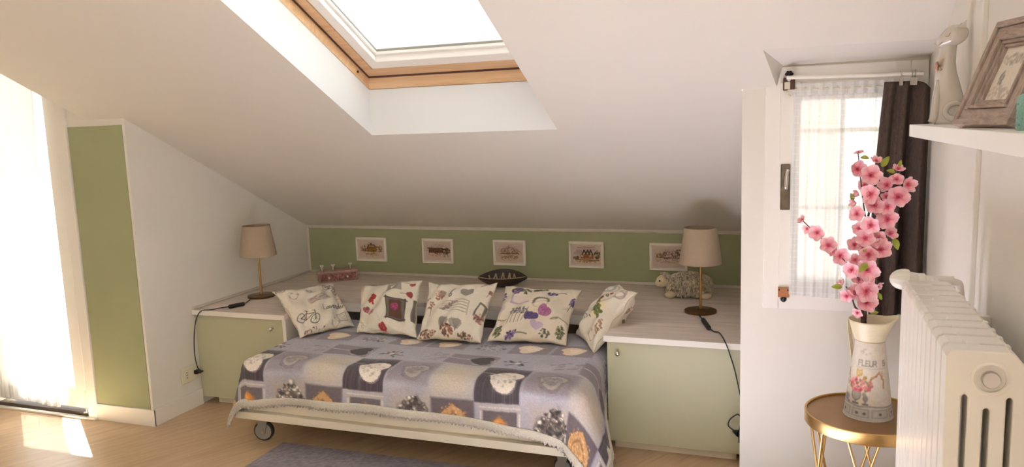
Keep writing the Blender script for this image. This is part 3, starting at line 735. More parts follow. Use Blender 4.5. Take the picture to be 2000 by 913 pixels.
# crocheted edging along the visible hem
hem = [(0, j) for j in range(int(NV*.45), NV)]+[(i, NV-1) for i in range(1, NU)]+[(NU-1, j) for j in range(NV-2, int(NV*.25), -1)]
HP = [Vector(g.v[j*NU+i]) for i, j in hem]
IN = []
for i, j in hem:
    ii = min(max(i, 6), NU-7); jj = min(j, NV-9); IN.append(Vector(g.v[jj*NU+ii]))
gl = G(); rl = random.Random(8); vs = []; fs = []; nw = 5
for k, (p, q) in enumerate(zip(HP, IN)):
    d = (p-q).normalized(); t = (HP[min(k+1, len(HP)-1)]-HP[max(k-1, 0)]).normalized(); nrm = t.cross(d).normalized()
    if nrm.dot(Vector((p.x+1.65, p.y-3.4, .1))) < 0: nrm = -nrm
    for m in range(nw):
        w = m/(nw-1); off = (-.006+.038*w)*(1 if m < nw-1 else 1+.22*math.sin(k*1.7)+.16*rl.uniform(-1, 1)); vs.append(p+d*off+nrm*(.0055+.0035*math.sin(k*2.1+m*2.4)*(1 if 0 < m else 0)-.004*(w if w == 1 else 0)))
for k in range(len(HP)-1):
    for m in range(nw-1): fs.append((k*nw+m, k*nw+m+1, (k+1)*nw+m+1, (k+1)*nw+m))
gl.add(vs, fs)
obj('lace_edging', gl, M['lace'], quilt, smooth=True, solid=.007)

# ------------------------------------------------------------------ cushions
def cushion(name, cs, T, pr, label, seed, puff=0.5, slump=0.02, nrm_out=None):
    """cs: TL, TR, BR, BL corners; pr: the print of the front face (y up)"""
    TL, TR, BR, BL = [Vector(c) for c in cs]; n_ = pr.nx; rg = random.Random(seed); ph = [rg.uniform(0, 6) for _ in range(8)]
    nrm = (TR-TL).cross(BL-TL).normalized(); nrm = -nrm if nrm.dot(Vector((0, -1, 0)) if nrm_out is None else Vector(nrm_out)) < 0 else nrm
    g = G(); L = pr.lin().reshape(pr.ny, pr.nx, 3); cl = []
    def pt(u, v, side):
        uu, vv = 2*u-1, 2*v-1
        k = .085
        us = .5+(uu*(1-k*(1-vv*vv)*abs(uu)))/2; vs_ = .5+(vv*(1-k*(1-uu*uu)*abs(vv)))/2
        b = (BL*(1-us)+BR*us)*(1-vs_)+(TL*(1-us)+TR*us)*vs_
        e = ((1-uu**2)*(1-vv**2)); h = T*(max(e, 0)**puff)*(1+.25*slump/.02*(-vv)*.35)
        h += .014*min(1, e*4)*(math.sin(5*uu+ph[0]+2*vv)*math.sin(4*vv+ph[1])+.5*math.sin(11*uu+ph[2]-6*vv))
        ed = (1-min(1, e*9))*.006*math.sin(9*(uu+vv)+ph[3])
        return b+nrm*(side*max(h, 0)+ed)
    for side in (1, -1):
        for j in range(n_):
            for i in range(n_):
                g.v.append(tuple(pt(i/(n_-1), j/(n_-1), side))); cl.append(L[j, i] if side > 0 else L[n_-1-j, (i*7//8+n_//9) % n_])
    N2 = n_*n_
    for j in range(n_-1):
        for i in range(n_-1):
            a = j*n_+i; g.f.append((a, a+1, a+n_+1, a+n_)); g.f.append((N2+a, N2+a+n_, N2+a+n_+1, N2+a+1))
    me_o = obj(name, g, M['print_cotton'], None, smooth=True, cols=np.array(cl), origin=tuple((BL+BR)/2), label=label, cat='cushion', group='printed cushions along the bed')
    bm = bmesh.new(); bm.from_mesh(me_o.data); bmesh.ops.remove_doubles(bm, verts=bm.verts, dist=.0004); bmesh.ops.recalc_face_normals(bm, faces=bm.faces); bm.to_mesh(me_o.data); bm.free()
    me_o.data.polygons.foreach_set('use_smooth', [True]*len(me_o.data.polygons))
    # piped seam round the rim
    rim = [(i/40, 0) for i in range(40)]+[(1, i/40) for i in range(40)]+[(1-i/40, 1) for i in range(40)]+[(0, 1-i/40) for i in range(41)]
    obj('seam', G().tube([pt(u, v, 1) for u, v in rim], .0022, 6), M['seam'], me_o, smooth=True)
    return me_o
M['seam'] = mat('cream_piping', 'c2b49d', 0.9)
NP = 170; BASE = 'dcd2c2'
def P(base=BASE): return Print(1, 1, NP, NP, base)
rc = random.Random(21)
def bike(p, cx, cy, k, colr, rot=0):
    c, n = math.cos(rot), math.sin(rot)
    def T(x, y): return (cx+(x*c-y*n)*k, cy+(x*n+y*c)*k)
    for sx in (-.5, .5):
        p.ell(*T(sx, 0), .30*k, .33*k, colr, rot, 1, None, .045*k)
        for a in range(6): p.line([T(sx, 0), T(sx+.28*math.cos(a*1.05), .3*math.sin(a*1.05))], .012*k, colr, .6)
        p.ell(*T(sx, 0), .05*k, .05*k, colr)
    for a, b in (((-.5, 0), (-.2, .45)), ((-.2, .45), (.3, .45)), ((-.1, 0), (.3, .45)), ((-.1, 0), (-.5, 0)), ((-.1, 0), (-.25, .6)), ((.5, 0), (.28, .65)), ((.28, .65), (.12, .7)), ((-.36, .6), (-.14, .6))):
        p.line([T(*a), T(*b)], .05*k, colr)
# 1: bicycle and script
p = P(); INK = '4a4340'
bike(p, .20, .24, .22, INK, -.5); bike(p, .84, .80, .19, '3f3936', -.75); bike(p, .02, .93, .14, '2f2a28', .4)
p.heart(.19, .78, .16, '8d857c', .1, .9, None, .018); p.heart(.64, .07, .17, '8f8174', .1, .9, None, .016)
p.heart(.46, .82, .1, '6a6058', .5, .9, None, .016); p.line([(.42, .80), (.52, .74)], .012, '6a6058')
p.rect(.53, .585, .34, .13, 'b5a79d', .06, .9, .01); rr = random.Random(4)
for k in range(46):
    x = rr.uniform(.38, .68); y = .585+(x-.53)*.06+rr.uniform(-.045, .045); p.line([(x, y), (x+rr.uniform(.02, .05), y+rr.uniform(-.02, .02))], .009, rr.choice(['8b6a66', 'a98580', '6f5c56', 'd8ccc0']), .8)
letters(p, 'Lavender', .50, .335, .105, .52, .0095, '5c5048', .0, .25)
p.rect(.81, .155, .17, .17, '8a8078', .06, .9); p.rect(.81, .155, .14, .14, BASE, .06); 
for k in range(4): p.line([(.76, .11+.03*k), (.86, .115+.03*k)], .008, '8a8078', .8)
p.ell(.95, .53, .05, .07, '9b9186', 0, .7, None, .02); p.rect(.73, .9, .14, .05, '948b80', -.3, .7, .01); p.dots(rc, .25, .03, .2, .03, 20, .012, ['a86a58', '6b5a50'])
p.grain(1, .03); PR1 = p
# 2: red hearts, bow, framed heart
p = P()
p.rect(.62, .86, .26, .20, '8f877e', .02); p.rect(.62, .86, .24, .18, '9a9288', .02, .8); p.heart(.60, .87, .12, 'e6ddd0', .15)
for sx in (-1, 1): p.heart(.27+sx*.035+.01, .60+sx*.03, .10, '9c2c26', sx*1.4+.4)
p.line([(.27, .6), (.24, .52)], .03, '8f2620'); p.line([(.27, .6), (.29, .5)], .03, 'a8332a'); p.ell(.275, .605, .02, .02, '6e1c18')
p.heart(.20, .35, .12, '8f4c55', .3); p.heart(.31, .29, .13, 'a5606a', .75, 1); p.heart(.31, .29, .10, 'c79a94', .75, .8, None, .018); p.ell(.25, .31, .02, .02, 'd9b9a8'); p.dots(rc, .20, .35, .05, .05, 24, .006, ['c98f93', '6f3840'])
p.rect(.70, .37, .26, .36, '6a6058'); p.rect(.70, .37, .19, .29, '5b3d30'); p.heart(.70, .38, .13, '9c3f66', .05); p.dots(rc, .70, .38, .05, .05, 30, .009, ['b2547c', '83305a', '6a3048'])
for a, b in (((.56, .18), (.56, .57)), ((.84, .18), (.84, .57)), ((.54, .2), (.86, .2)), ((.54, .55), (.86, .55))): p.line([a, b], .022, '4c443f')
p.heart(.91, .86, .09, 'a3463c', .1); p.dots(rc, .91, .86, .035, .035, 14, .006, ['d08f80', '7a2a26']); p.heart(.90, .66, .10, '9a4a50', .3); p.line([(.74, .70), (.87, .67)], .008, '6a5d54'); p.line([(.76, .9), (.88, .9)], .008, '8a7d70')
p.rect(.975, .4, .05, .4, '6e655c'); p.heart(.03, .38, .09, '9a4a4a', .4); p.heart(.48, .03, .13, 'a8353a', .2); p.dots(rc, .47, .03, .07, .04, 16, .012, ['8c2a2c', 'c56a64'])
p.ell(.22, .98, .09, .05, '7a6560', 0, .9); p.dots(rc, .05, .1, .08, .1, 26, .02, ['b9a888', 'cdbfa6'], alpha=.6); p.rect(.05, .9, .06, .2, 'a8705f', .2, .5, .02); p.line([(.4, .3), (.45, .12)], .012, 'cdbfae')
p.grain(2, .03); PR2 = p
# 3: dried flowers and grey hearts
p = P(); cf = ['a87668', '8c5a50', 'c29a8a', '6f5348']
for (x, y, L_, r) in ((.20, .94, .17, 1.2), (.88, .93, .14, 1.0), (.15, .46, .22, 1.45), (.97, .78, .12, 1.2), (.04, .6, .12, 1.2)): p.sprig(rc, x, y, L_, r, cf, '7f7268', 12, .015)
p.ell(.27, .73, .07, .06, 'a49684', .5); p.dots(rc, .23, .71, .075, .075, 50, .014, cf+['d8c5b6']); p.ell(.29, .74, .05, .03, '8d8072', .6)
for a, b in (((.43, .68), (.48, .88)), ((.43, .68), (.44, .87))): p.line([a, b], .016, '6d655d')
p.ell(.435, .67, .022, .03, '5a524b', .2, 1, None, .014)
p.heart(.66, .75, .19, '8f877f', .12); p.dots(rc, .66, .75, .075, .07, 60, .008, ['aaa298', '797169', '9a9188'], alpha=.7); p.heart(.66, .75, .19, '6b635b', .12, .8, None, .008)
for k in range(5):
    y = .43+.03*k; p.line([(.33, y-.01+.006*k), (.72, y+.012*(k-2))], .008, '857a6e'); p.dots(rc, .36+.04*k, y, .05, .014, 12, .012, ['6f6258', '8c7a6c', 'a0807a'])
p.line([(.73, .37), (.74, .58)], .012, 'a59b90'); p.line([(.52, .6), (.74, .58)], .008, 'a59b90')
for a, b in (((.88, .62), (.99, .55)), ((.88, .62), (.86, .36)), ((.86, .36), (.97, .34)), ((.99, .55), (.97, .34))): p.line([a, b], .03, '6b6158')
p.dots(rc, .93, .33, .07, .08, 34, .017, cf)
p.heart(.40, .20, .17, '9a9289', -.5); 
for k in range(8): p.line([(.34+.02*k, .27), (.40, .10)], .006, '6d655d')
p.heart(.60, .20, .17, 'a29a92', .45); p.heart(.60, .20, .17, '6f675f', .45, .8, None, .008)
for k in range(7): p.line([(.54+.02*k, .28), (.60, .10)], .006, '7d756d')
p.dots(rc, .47, .09, .10, .07, 36, .018, ['7a5246', 'a0705c', '5e463c']); p.dots(rc, .14, .06, .16, .06, 60, .016, ['7a5a4a', '5e4438', '9c7462', 'b99a84']); p.dots(rc, .75, .04, .12, .04, 36, .014, ['7a5a4a', '5e4438', 'a88470'])
p.grain(3, .03); PR3 = p
# 4: lavender
p = P('dccfbd'); V = ['4e3a66', '6a4f84', '3c2c50', '7f6a92']; GR = ['5a5a40', '70704e', '464630', '8a8460']
p.dots(rc, .20, .88, .075, .075, 60, .017, V); p.dots(rc, .33, .86, .06, .05, 24, .015, GR+['4a4450']); p.dots(rc, .50, .92, .10, .06, 80, .014, GR)
p.sprig(rc, .74, .83, .24, PI+.1, V, '7d7656', 26, .017, .4); p.sprig(rc, .97, .66, .26, 1.4, V, '7d7656', 30, .017, .3); p.dots(rc, .02, .76, .03, .08, 20, .015, V)
for a, b in (((.16, .62), (.40, .62)), ((.17, .62), (.15, .78))): p.line([a, b], .035, 'b5a0b0', .9)
p.rect(.27, .70, .2, .12, 'd6c8bf', 0, .7)
for k in range(11):
    a = PI*k/10; p.ell(.58+.10*math.cos(a), .60+.10*math.sin(a)*.9, .022, .010, '57543f', a+.8)
p.ell(.58, .57, .10, .05, 'b0a090', 0, .8, None, .008)
for k in range(5):
    x = .20+.05*k; p.line([(x-.01, .25), (x+.03, .52)], .008, '7a7462'); p.dots(rc, x+.025, .44, .02, .07, 14, .012, ['6a6070', '4f4a50', '857a80'])
p.heart(.49, .33, .19, '5b4a78', -.45); p.dots(rc, .49, .33, .07, .07, 50, .009, ['6d5a8c', '4a3a66'], alpha=.8); p.heart(.64, .45, .18, 'a4688e', -.6); p.dots(rc, .64, .45, .06, .06, 44, .009, ['b880a2', '8c5078'], alpha=.8)
p.heart(.60, .20, .16, 'b4a0bc', .1, .8, .01)
p.line([(.76, .36), (.85, .37), (.99, .33)], .012, '7d7656'); p.ell(.80, .355, .04, .014, '7d7656', 0, 1, None, .010); p.line([(.9, .56), (.99, .62)], .022, 'b9a9a0', .7); p.ell(.06, .5, .05, .04, 'b59ab0', .5, .6, .01); p.line([(.02, .34), (.16, .32)], .012, '6f6a48')
p.dots(rc, .10, .13, .055, .10, 70, .013, GR); p.dots(rc, .91, .16, .06, .11, 76, .013, GR); p.sprig(rc, .36, .07, .26, PI, V, '6f6a48', 26, .017, .45); p.dots(rc, .72, .09, .06, .07, 26, .013, GR+['4a4450'])
p.grain(4, .03); PR4 = p
# 5: words and olive sprig (seen from the side)
p = P()
letters(p, 'lavande', .40, .80, .16, .46, .014, '5c5048', -1.45, .2)
p.rect(.62, .50, .30, .26, 'e3d2a8', .1, .9, .01); p.line([(.48, .62), (.78, .40)], .05, '66693f'); p.dots(rc, .66, .49, .13, .07, 34, .022, ['5a6038', '767a4a', '4a4a2c']); p.heart(.50, .66, .07, '7c3c34', .2); p.heart(.56, .80, .06, '8c3a34', .2); p.heart(.46, .56, .07, '6c3a2c', .5)
p.ell(.25, .86, .11, .09, '9aa09c', .4, .9, None, .022); p.ell(.33, .89, .08, .08, 'a8a49a', .4, .9, None, .016); p.ell(.80, .86, .12, .09, 'b09a94', .3, .9, None, .02); p.ell(.86, .84, .07, .06, '8d8078', .3, .9, None, .014)
bike(p, .25, .20, .22, '5a504a', .6); p.dots(rc, .18, .2, .06, .1, 20, .017, ['8c5a50', '6a4a40']); p.heart(.8, .15, .16, '8f8174', .1, .9, None, .016); p.dots(rc, .9, .3, .05, .12, 26, .017, ['8a6a54', 'a98a70'])
p.grain(5, .03); PR5 = p
ZB = .447
cushion('cushion', [(-2.622, 3.366, .660), (-2.495, 3.745, .632), (-2.240, 3.545, ZB), (-2.395, 3.270, ZB)], .060, PR1, 'cream cushion printed with a bicycle and Lavender lettering, leftmost of the row', 31)
cushion('cushion', [(-2.275, 3.690, .634), (-1.880, 3.668, .690), (-1.800, 3.415, ZB), (-2.150, 3.420, ZB)], .062, PR2, 'cream cushion printed with a red bow and a framed magenta heart', 32)
cushion('cushion', [(-1.825, 3.640, .680), (-1.440, 3.655, .690), (-1.432, 3.385, ZB), (-1.775, 3.375, ZB)], .060, PR3, 'cream cushion printed with dried flowers and grey hearts, third from left', 33)
cushion('cushion', [(-1.412, 3.700, .668), (-1.015, 3.745, .655), (-1.020, 3.455, ZB), (-1.415, 3.425, ZB)], .060, PR4, 'cream cushion printed with purple lavender and a violet heart', 34)
cushion('cushion', [(-.820, 3.760, .690), (-.690, 3.520, .705), (-.868, 3.375, ZB-.005), (-1.020, 3.640, ZB)], .072, PR5, 'cream cushion tilted sideways against the right hand cabinet', 35, nrm_out=(-1, -.6, .3))
# ------------------------------------------------------------------ five small framed watercolours on the green wall
def picture(x0, x1, pr, label, z0=.637, z1=.797, tilt=0.0):
    Y1 = YB-.006; r = root('picture', ((x0+x1)/2, Y1, z0), label, 'picture', 'framed watercolours on the green wall')
    g = G(); w = .014
    for a in ((x0, z0, x1, z0+w), (x0, z1-w, x1, z1), (x0, z0+w, x0+w, z1-w), (x1-w, z0+w, x1, z1-w)): g.box((a[0], Y1-.018, a[1]), (a[2], Y1, a[3]))
    obj('frame', g, M['picture_white'], r, bevel=.0025)
    cx, cz = (x0+x1)/2, (z0+z1)/2
    L = pr.lin()
    gp = G().grid(lambda u, v: (x0+w-.002+(x1-x0-2*w+.004)*u, Y1-.007, z0+w-.002+(z1-z0-2*w+.004)*v), pr.nx, pr.ny)
    pt = obj('painting', gp, M['print_paper'], r, cols=L)
    g = G(); w2 = w+.007
    for a in ((x0+w, z0+w, x1-w, z0+w2), (x0+w, z1-w2, x1-w, z1-w), (x0+w, z0+w2, x0+w2, z1-w2), (x1-w2, z0+w2, x1-w, z1-w2)): g.box((a[0], Y1-.0105, a[1]), (a[2], Y1-.0085, a[3]))
    obj('mount', g, M['mount'], r, bevel=.0008)
    return r
M['mount'] = mat('pale_mount_card', 'd6c8bb', 0.8)
def sketch(seed, kind):
    p = Print(1.45, 1, 128, 88, 'c6b3a5'); r = random.Random(seed); W = 1.45
    dk = ['4a352a', '5f4636', '3b2b24', '7a5c45', '6b4f3c']; ochre = ['9a7434', '7d5c2c', 'ab8645', '5d4424']; gr = ['5a5236', '6f6642', '463f2a']
    p.rect(.72, .78, 1.2, .3, 'c4b4ac', 0, .6, .1)
    for k in range(26): p.line([(r.uniform(.3, 1.1), r.uniform(.66, .84)), (r.uniform(.4, 1.2), r.uniform(.68, .86))], .014, r.choice(['a8979a', 'b7a6a2', '9c8a8a']), .25)
    if kind == 0:
        p.rect(.73, .50, .50, .26, '8a6a35', 0, .9, .01); p.line([(.52, .62), (.56, .70), (.86, .70), (.92, .62)], .05, '5f4636'); p.line([(.68, .70), (.70, .80)], .03, '4a352a'); p.rect(.70, .74, .09, .09, '6b4f3c')
        p.dots(r, .35, .52, .22, .14, 50, .03, ochre+gr, alpha=.6); p.dots(r, 1.12, .52, .17, .16, 40, .03, ochre+['6d5560'], alpha=.6); p.dots(r, .73, .50, .24, .12, 60, .018, ochre+['c79a4e', '3b2b24'], alpha=.8); p.dots(r, .75, .25, .4, .12, 50, .03, ['a89468', '8c7848', 'b8a078'], alpha=.5)
    elif kind == 1:
        p.rect(.62, .50, .78, .20, '7a5642', 0, .9, .01); p.line([(.18, .62), (.95, .63)], .04, '563c30'); p.line([(.95, .6), (1.2, .5)], .06, '5f4636')
        for k in range(9): p.rect(.28+.08*k, .47, .03, .08, '3b2b24', 0, .8)
        p.dots(r, 1.2, .50, .16, .14, 50, .025, dk, alpha=.8); p.dots(r, .9, .40, .4, .07, 60, .018, dk, alpha=.8); p.line([(1.12, .4), (1.05, .2)], .02, '5f4636'); p.line([(1.2, .4), (1.24, .22)], .02, '5f4636'); p.dots(r, .5, .3, .35, .05, 20, .02, ['a89080'], alpha=.5)
    elif kind == 2:
        p.dots(r, .72, .58, .48, .16, 90, .022, dk+['7d6a64', '8c7468'], alpha=.65); p.ell(.72, .62, .26, .11, '7d6658', 0, .7, None, .02); p.line([(.68, .68), (.68, .84)], .014, '4a352a'); p.line([(.25, .45), (1.2, .46)], .03, '4a352a', .8)
        p.dots(r, .7, .30, .45, .10, 80, .02, ['8c7850', '6f5c3e', '9c8460', '5a4634'], alpha=.7); p.ell(.72, .25, .4, .1, '7a6444', .1, .6, None, .012)
    elif kind == 3:
        p.rect(.75, .42, .62, .2, '8a6240', 0, .9, .01)
        for x in (.62, .92, .78): p.line([(x-.09, .52), (x, .70), (x+.09, .52)], .06, '4a3f38')
        p.rect(.52, .44, .12, .1, 'd2bd9c', 0, .8); p.rect(.9, .44, .12, .1, 'c9b08a', 0, .8); p.dots(r, 1.22, .50, .13, .2, 60, .026, gr+['3f3a26'], alpha=.8); p.dots(r, .25, .35, .15, .08, 40, .024, gr, alpha=.8); p.ell(.35, .58, .16, .12, '9a8e9e', .3, .5, .05)
        p.line([(.2, .28), (1.3, .25)], .05, '8a5c34', .8); p.dots(r, .7, .2, .5, .05, 40, .03, ['a8763f', '7d5c34', 'b58a58'], alpha=.7); p.line([(.3, .8), (.6, .85), (.9, .82), (1.1, .86)], .02, '75605f', .7)
    else:
        p.dots(r, .62, .55, .42, .14, 100, .024, dk+['7a6458'], alpha=.7); p.dots(r, 1.15, .62, .16, .2, 40, .03, dk+gr, alpha=.7); p.line([(.2, .46), (1.25, .44)], .02, '5f4636'); p.dots(r, .7, .30, .5, .08, 60, .02, ['a08a76', '8c7460', 'b7a08c'], alpha=.6)
    p.dots(r, .72, .5, .62, .3, 160, .022, dk+ochre+['8c7466', 'a08a7a'], alpha=.28); p.C = np.clip((p.C-.62)*1.25+.60, 0, 1); p.grain(seed, .05); return p
for k, (a, b, lb) in enumerate([(-2.743, -2.517, 'small cream framed watercolour of an ochre domed building, leftmost of the five'), (-2.254, -2.035, 'small cream framed watercolour of a long brown building, second from left'),
        (-1.762, -1.548, 'small cream framed watercolour of a hazy grey town, middle of the five'), (-1.273, -1.058, 'small cream framed watercolour of a house with pointed dark roofs'), (-.787, -.571, 'small cream framed watercolour partly behind the right lamp shade')]):
    picture(a, b, sketch(40+k, k), lb)

# ------------------------------------------------------------------ two table lamps
def lamp(loc, label, cord, switch, plug):
    x, y, z = loc; r = root('table_lamp', loc, label, 'lamp', 'table lamps on the worktop')
    obj('base', G().lathe([(.074, 0), (.079, .002), (.0795, .010), (.077, .0125), (.02, .015), (.008, .018)], loc, 40), M['bronze'], r, smooth='auto')
    obj('pole', G().cyl((x, y, z+.014), (x, y, z+.40), .0065, 16), M['brass'], r, smooth='auto')
    g = G(); n = 48; prof = [(.104, .248), (.1045, .2495), (.079, .423), (.0785, .4245), (.0765, .4245), (.102, .248)]
    sh = obj('shade', G().lathe(prof, loc, n, caps=False), M['shade'], r, smooth='auto')
    g = G(); g.tube([(x+.0785*math.cos(2*PI*i/n), y+.0785*math.sin(2*PI*i/n), z+.4245) for i in range(n+1)], .0016, 6)
    for a in (0.3, 2.4, 4.5): g.tube([(x, y, z+.405), (x+.077*math.cos(a), y+.077*math.sin(a), z+.420)], .0014, 6)
    obj('shade_ring', g, M['shade'], sh, smooth=True)
    obj('bulb_holder', G().lathe([(.013, .33), (.015, .37), (.012, .40), (.02, .404), (.003, .408)], loc, 16), M['plastic'], r, smooth='auto')
    pts = smoothpath(cord, 8); cd = obj('cord', G().tube(pts, .0028, 8), M['black'], r, smooth=True, label='black lamp cord')
    a, b = Vector(switch[0]), Vector(switch[1]); d = (b-a).normalized()
    obj('inline_switch', G().tube([a, a+d*.006, b-d*.006, b], [.006, .011, .011, .006], 8), M['black'], cd, label='black in-line switch')
    obj('plug', plug, M['black'], cd, bevel=.003, label='black mains plug')
    return r
c0 = Vector((-2.952, 3.686, .545))
cs = [c0+Vector((-.03, -.07, .005)), atZ(488, 586, .550), atZ(476, 594, .552), atZ(455, 598, .551), atZ(430, 602, .551), atZ(405, 608, .552)+Vector((0, .03, 0)), atY(394, 612, 3.312)+Vector((0, 0, .012)), atY(384, 622, 3.296), atY(379.5, 650, 3.295), atY(380, 690, 3.295), atY(386, 718, 3.300), Vector((XL+.052, 3.292, .205))]
gp = G(); gp.prism([(XL+.012, 3.270, .19), (XL+.012, 3.302, .19), (XL+.012, 3.302, .212), (XL+.012, 3.270, .212)], (.02, 0, 0)); gp.tube([(XL+.03, 3.286, .201), (XL+.045, 3.287, .203), (XL+.06, 3.292, .206)], [.012, .009, .004], 10)
lamp(c0, 'brass table lamp with taupe drum shade beside the left wall', cs, (atZ(478, 593.5, .556), atZ(446, 600, .556)), gp)
c1 = Vector((-.433, 3.843, .545))
cs = [c1+Vector((.0, -.078, .006)), atZ(1367, 618, .551), atZ(1376, 629, .552), atZ(1386, 641, .552), atZ(1394, 648, .551), atZ(1404, 650, .551), atZ(1412, 660, .551), atZ(1420, 677, .552), atY(1424, 688, 3.300), atY(1434, 720, 3.296), atY(1441, 750, 3.296), Vector((-.200, 3.298, .29)), Vector((-.201, 3.29, .235)), atY(1440, 810, 3.29), atY(1426, 820, 3.285), atY(1423, 833, 3.28), Vector((-.215, 3.255, .175))]
gp = G(); gp.prism([(XA-.001, 3.20, .15), (XA-.001, 3.27, .15), (XA-.001, 3.27, .205), (XA-.001, 3.20, .205)], (-.018, 0, 0)); gp.tube([(XA-.018, 3.235, .178), (XA-.030, 3.245, .178), (XA-.045, 3.262, .176)], [.017, .012, .005], 10)
lamp(c1, 'brass table lamp with taupe drum shade in front of the rightmost picture', cs, (atZ(1373, 625, .556), atZ(1385, 642, .556)), gp)

# ------------------------------------------------------------------ things on the worktop
# little decorated chest of drawers with heart finials
A = Vector((-2.832, 4.100, .546)); ang = math.radians(40); ux = Vector((math.cos(ang), math.sin(ang), 0)); uy = Vector((-ux.y, ux.x, 0)); uz = Vector((0, 0, 1))
def bxo(g, a, b, o=A):
    P8 = [o+ux*x+uy*y+uz*z for z in (a[2], b[2]) for x, y in ((a[0], a[1]), (b[0], a[1]), (b[0], b[1]), (a[0], b[1]))]; return g.hexa(P8)
ch = root('keepsake_chest', A, 'small brownish pink decorated chest with three pale heart finials by the left corner', 'box')
obj('body', bxo(G(), (0, 0, 0), (.245, .09, .058)), mat('faded_rose_wood', 'a58074', .7, vary=.25, scale=45), ch, bevel=.002)
obj('lid', bxo(G(), (-.006, -.006, .058), (.251, .096, .068)), mat('faded_rose_lid', 'b39286', .7, vary=.2, scale=50), ch, bevel=.002)
M['rose_print'] = mat('floral_print', '8f6258', .75, vary=.65, scale=70)
for k in range(2):
    d = obj('drawer', bxo(G(), (.010+.115*k, -.004, .008), (.119+.115*k, .002, .050)), M['rose_print'], ch, bevel=.001)
    q = A+ux*(.064+.115*k)+uy*-.004+uz*.028
    obj('knob', G().ball(q-uy*.007, .007, 12, 8), M['ivory_tin'], d, smooth=True)
def heart_pts(c, s, e1, e2, n=20):
    out = []
    for k in range(n):
        t = 2*PI*k/n; x = 16*math.sin(t)**3; y = 13*math.cos(t)-5*math.cos(2*t)-2*math.cos(3*t)-math.cos(4*t); out.append(c+e1*(x*s/32)+e2*(y*s/32))
    return out
for k, xx in enumerate((.028, .098, .208)):
    q = A+ux*xx+uy*.05+uz*.068
    f = obj('finial', G().cyl(q, q+uz*.018, .003, 8), M['plastic'], ch)
    obj('finial_heart', G().prism(heart_pts(q+uz*.030-uy*.003, .026, ux, uz), uy*.006), M['clear_acrylic'] if 'clear_acrylic' in M else M.setdefault('clear_acrylic', mat('frosted_acrylic', 'd8cec4', .25)), f, bevel=.001)
# boat shaped dish with zigzag inlay
bc = Vector((-1.625, 4.21, .546)); a_ = math.radians(12); e1 = Vector((math.cos(a_), math.sin(a_), 0)); e2 = Vector((-e1.y, e1.x, 0))
def bowl(u, v, t=0.0):
    """u along -1..1, v across -1..1"""
    w = .088*(1-abs(u)**2.0)**.9*(1-t*.06); x = .148*u*(1-t*.03)
    h = (.012+t*.009)+.062*(abs(v)**2.2)*(1-.12*t)*(1-u*u*.9)+.050*u*u
    if v > 0: h += .030*v*v*(1-u*u)
    return bc+e1*x+e2*(w*v)+uz*(h-.010)
bw = root('leaf_dish', bc, 'dark wooden leaf shaped dish with pale zigzag inlay behind the cushions', 'dish')
g = G(); n1, n2 = 41, 25
for t in (0, 1):
    g.grid(lambda u, v: bowl(-1+2*u, -1+2*v, t), n1, n2)
N1 = n1*n2
for i in range(n1-1):
    g.f.append((i, i+1, N1+i+1, N1+i)); k = (n2-1)*n1; g.f.append((k+i, N1+k+i, N1+k+i+1, k+i+1))
obj('shell', g, M['darkwood'], bw, smooth='auto', weld=.0003)
g = G()
zz = [(-.62, .80), (-.50, .30), (-.34, .84), (-.20, .28), (-.04, .86), (.10, .26), (.24, .86), (.33, .3), (.44, .84), (.6, .3)]
for (u0, v0), (u1, v1) in zip(zz[:-1], zz[1:]):
    g.tube([bowl(u0+(u1-u0)*k/5, v0+(v1-v0)*k/5, 1)+uz*.0006-e2*.001 for k in range(6)], .0040, 6)
obj('zigzag_inlay', g, M['inlay'], bw)
obj('rim_line', G().tube([bowl(-.96+1.92*k/30, -1, .5)+uz*.0015 for k in range(31)], .0022, 6), M['inlay'], bw)
# woolly toy sheep
sc = Vector((-.545, 4.165, .545)); rs = random.Random(17)
sh = root('toy_sheep', sc, 'cream woolly toy sheep standing behind the right lamp', 'toy')
g = G(); g.ball(sc+Vector((.015, 0, .075)), (.112, .062, .055), 24, 14); obj('body', g, M['plush'], sh, smooth=True)
hd = obj('head', G().ball(sc+Vector((-.122, -.022, .088)), (.036, .032, .034), 18, 12).ball(sc+Vector((-.143, -.030, .078)), (.020, .020, .019), 14, 10), M['plush'], sh, smooth=True)
obj('eye', G().ball(sc+Vector((-.134, -.051, .094)), .0058, 10, 8), M['black'], hd, smooth=True)
obj('eye', G().ball(sc+Vector((-.155, -.008, .094)), .0052, 10, 8), M['black'], hd, smooth=True)
for (dx, dy) in ((-.078, -.045), (-.085, .035), (.108, -.040), (.105, .035)):
    obj('foot', G().ball(sc+Vector((dx, dy, .019)), (.030, .020, .019), 14, 10), M['plush'], sh, smooth=True)
def tuft(g, p, nrm, L, r):
    t = nrm.cross(Vector((rs.uniform(-1, 1), rs.uniform(-1, 1), rs.uniform(-1, 1)))).normalized()
    dr = Vector((0, 0, -.35)); g.tube([p, p+nrm*L*.6+t*.004, p+(nrm+dr)*L*.9+t*.007, p+(nrm*.7+dr*1.6)*L*.95+t*.010], [r, r*1.1, r, r*.7], 6)
g = G()
for k in range(900):
    th = math.acos(rs.uniform(-.95, 1)); ph = rs.uniform(0, 2*PI); n_ = Vector((math.sin(th)*math.cos(ph), math.sin(th)*math.sin(ph), math.cos(th)))
    p = sc+Vector((.015, 0, .075))+Vector((n_.x*.110, n_.y*.060, n_.z*.053)); tuft(g, p, Vector((n_.x/.11, n_.y/.06, n_.z/.053)).normalized(), rs.uniform(.016, .026), .0030)
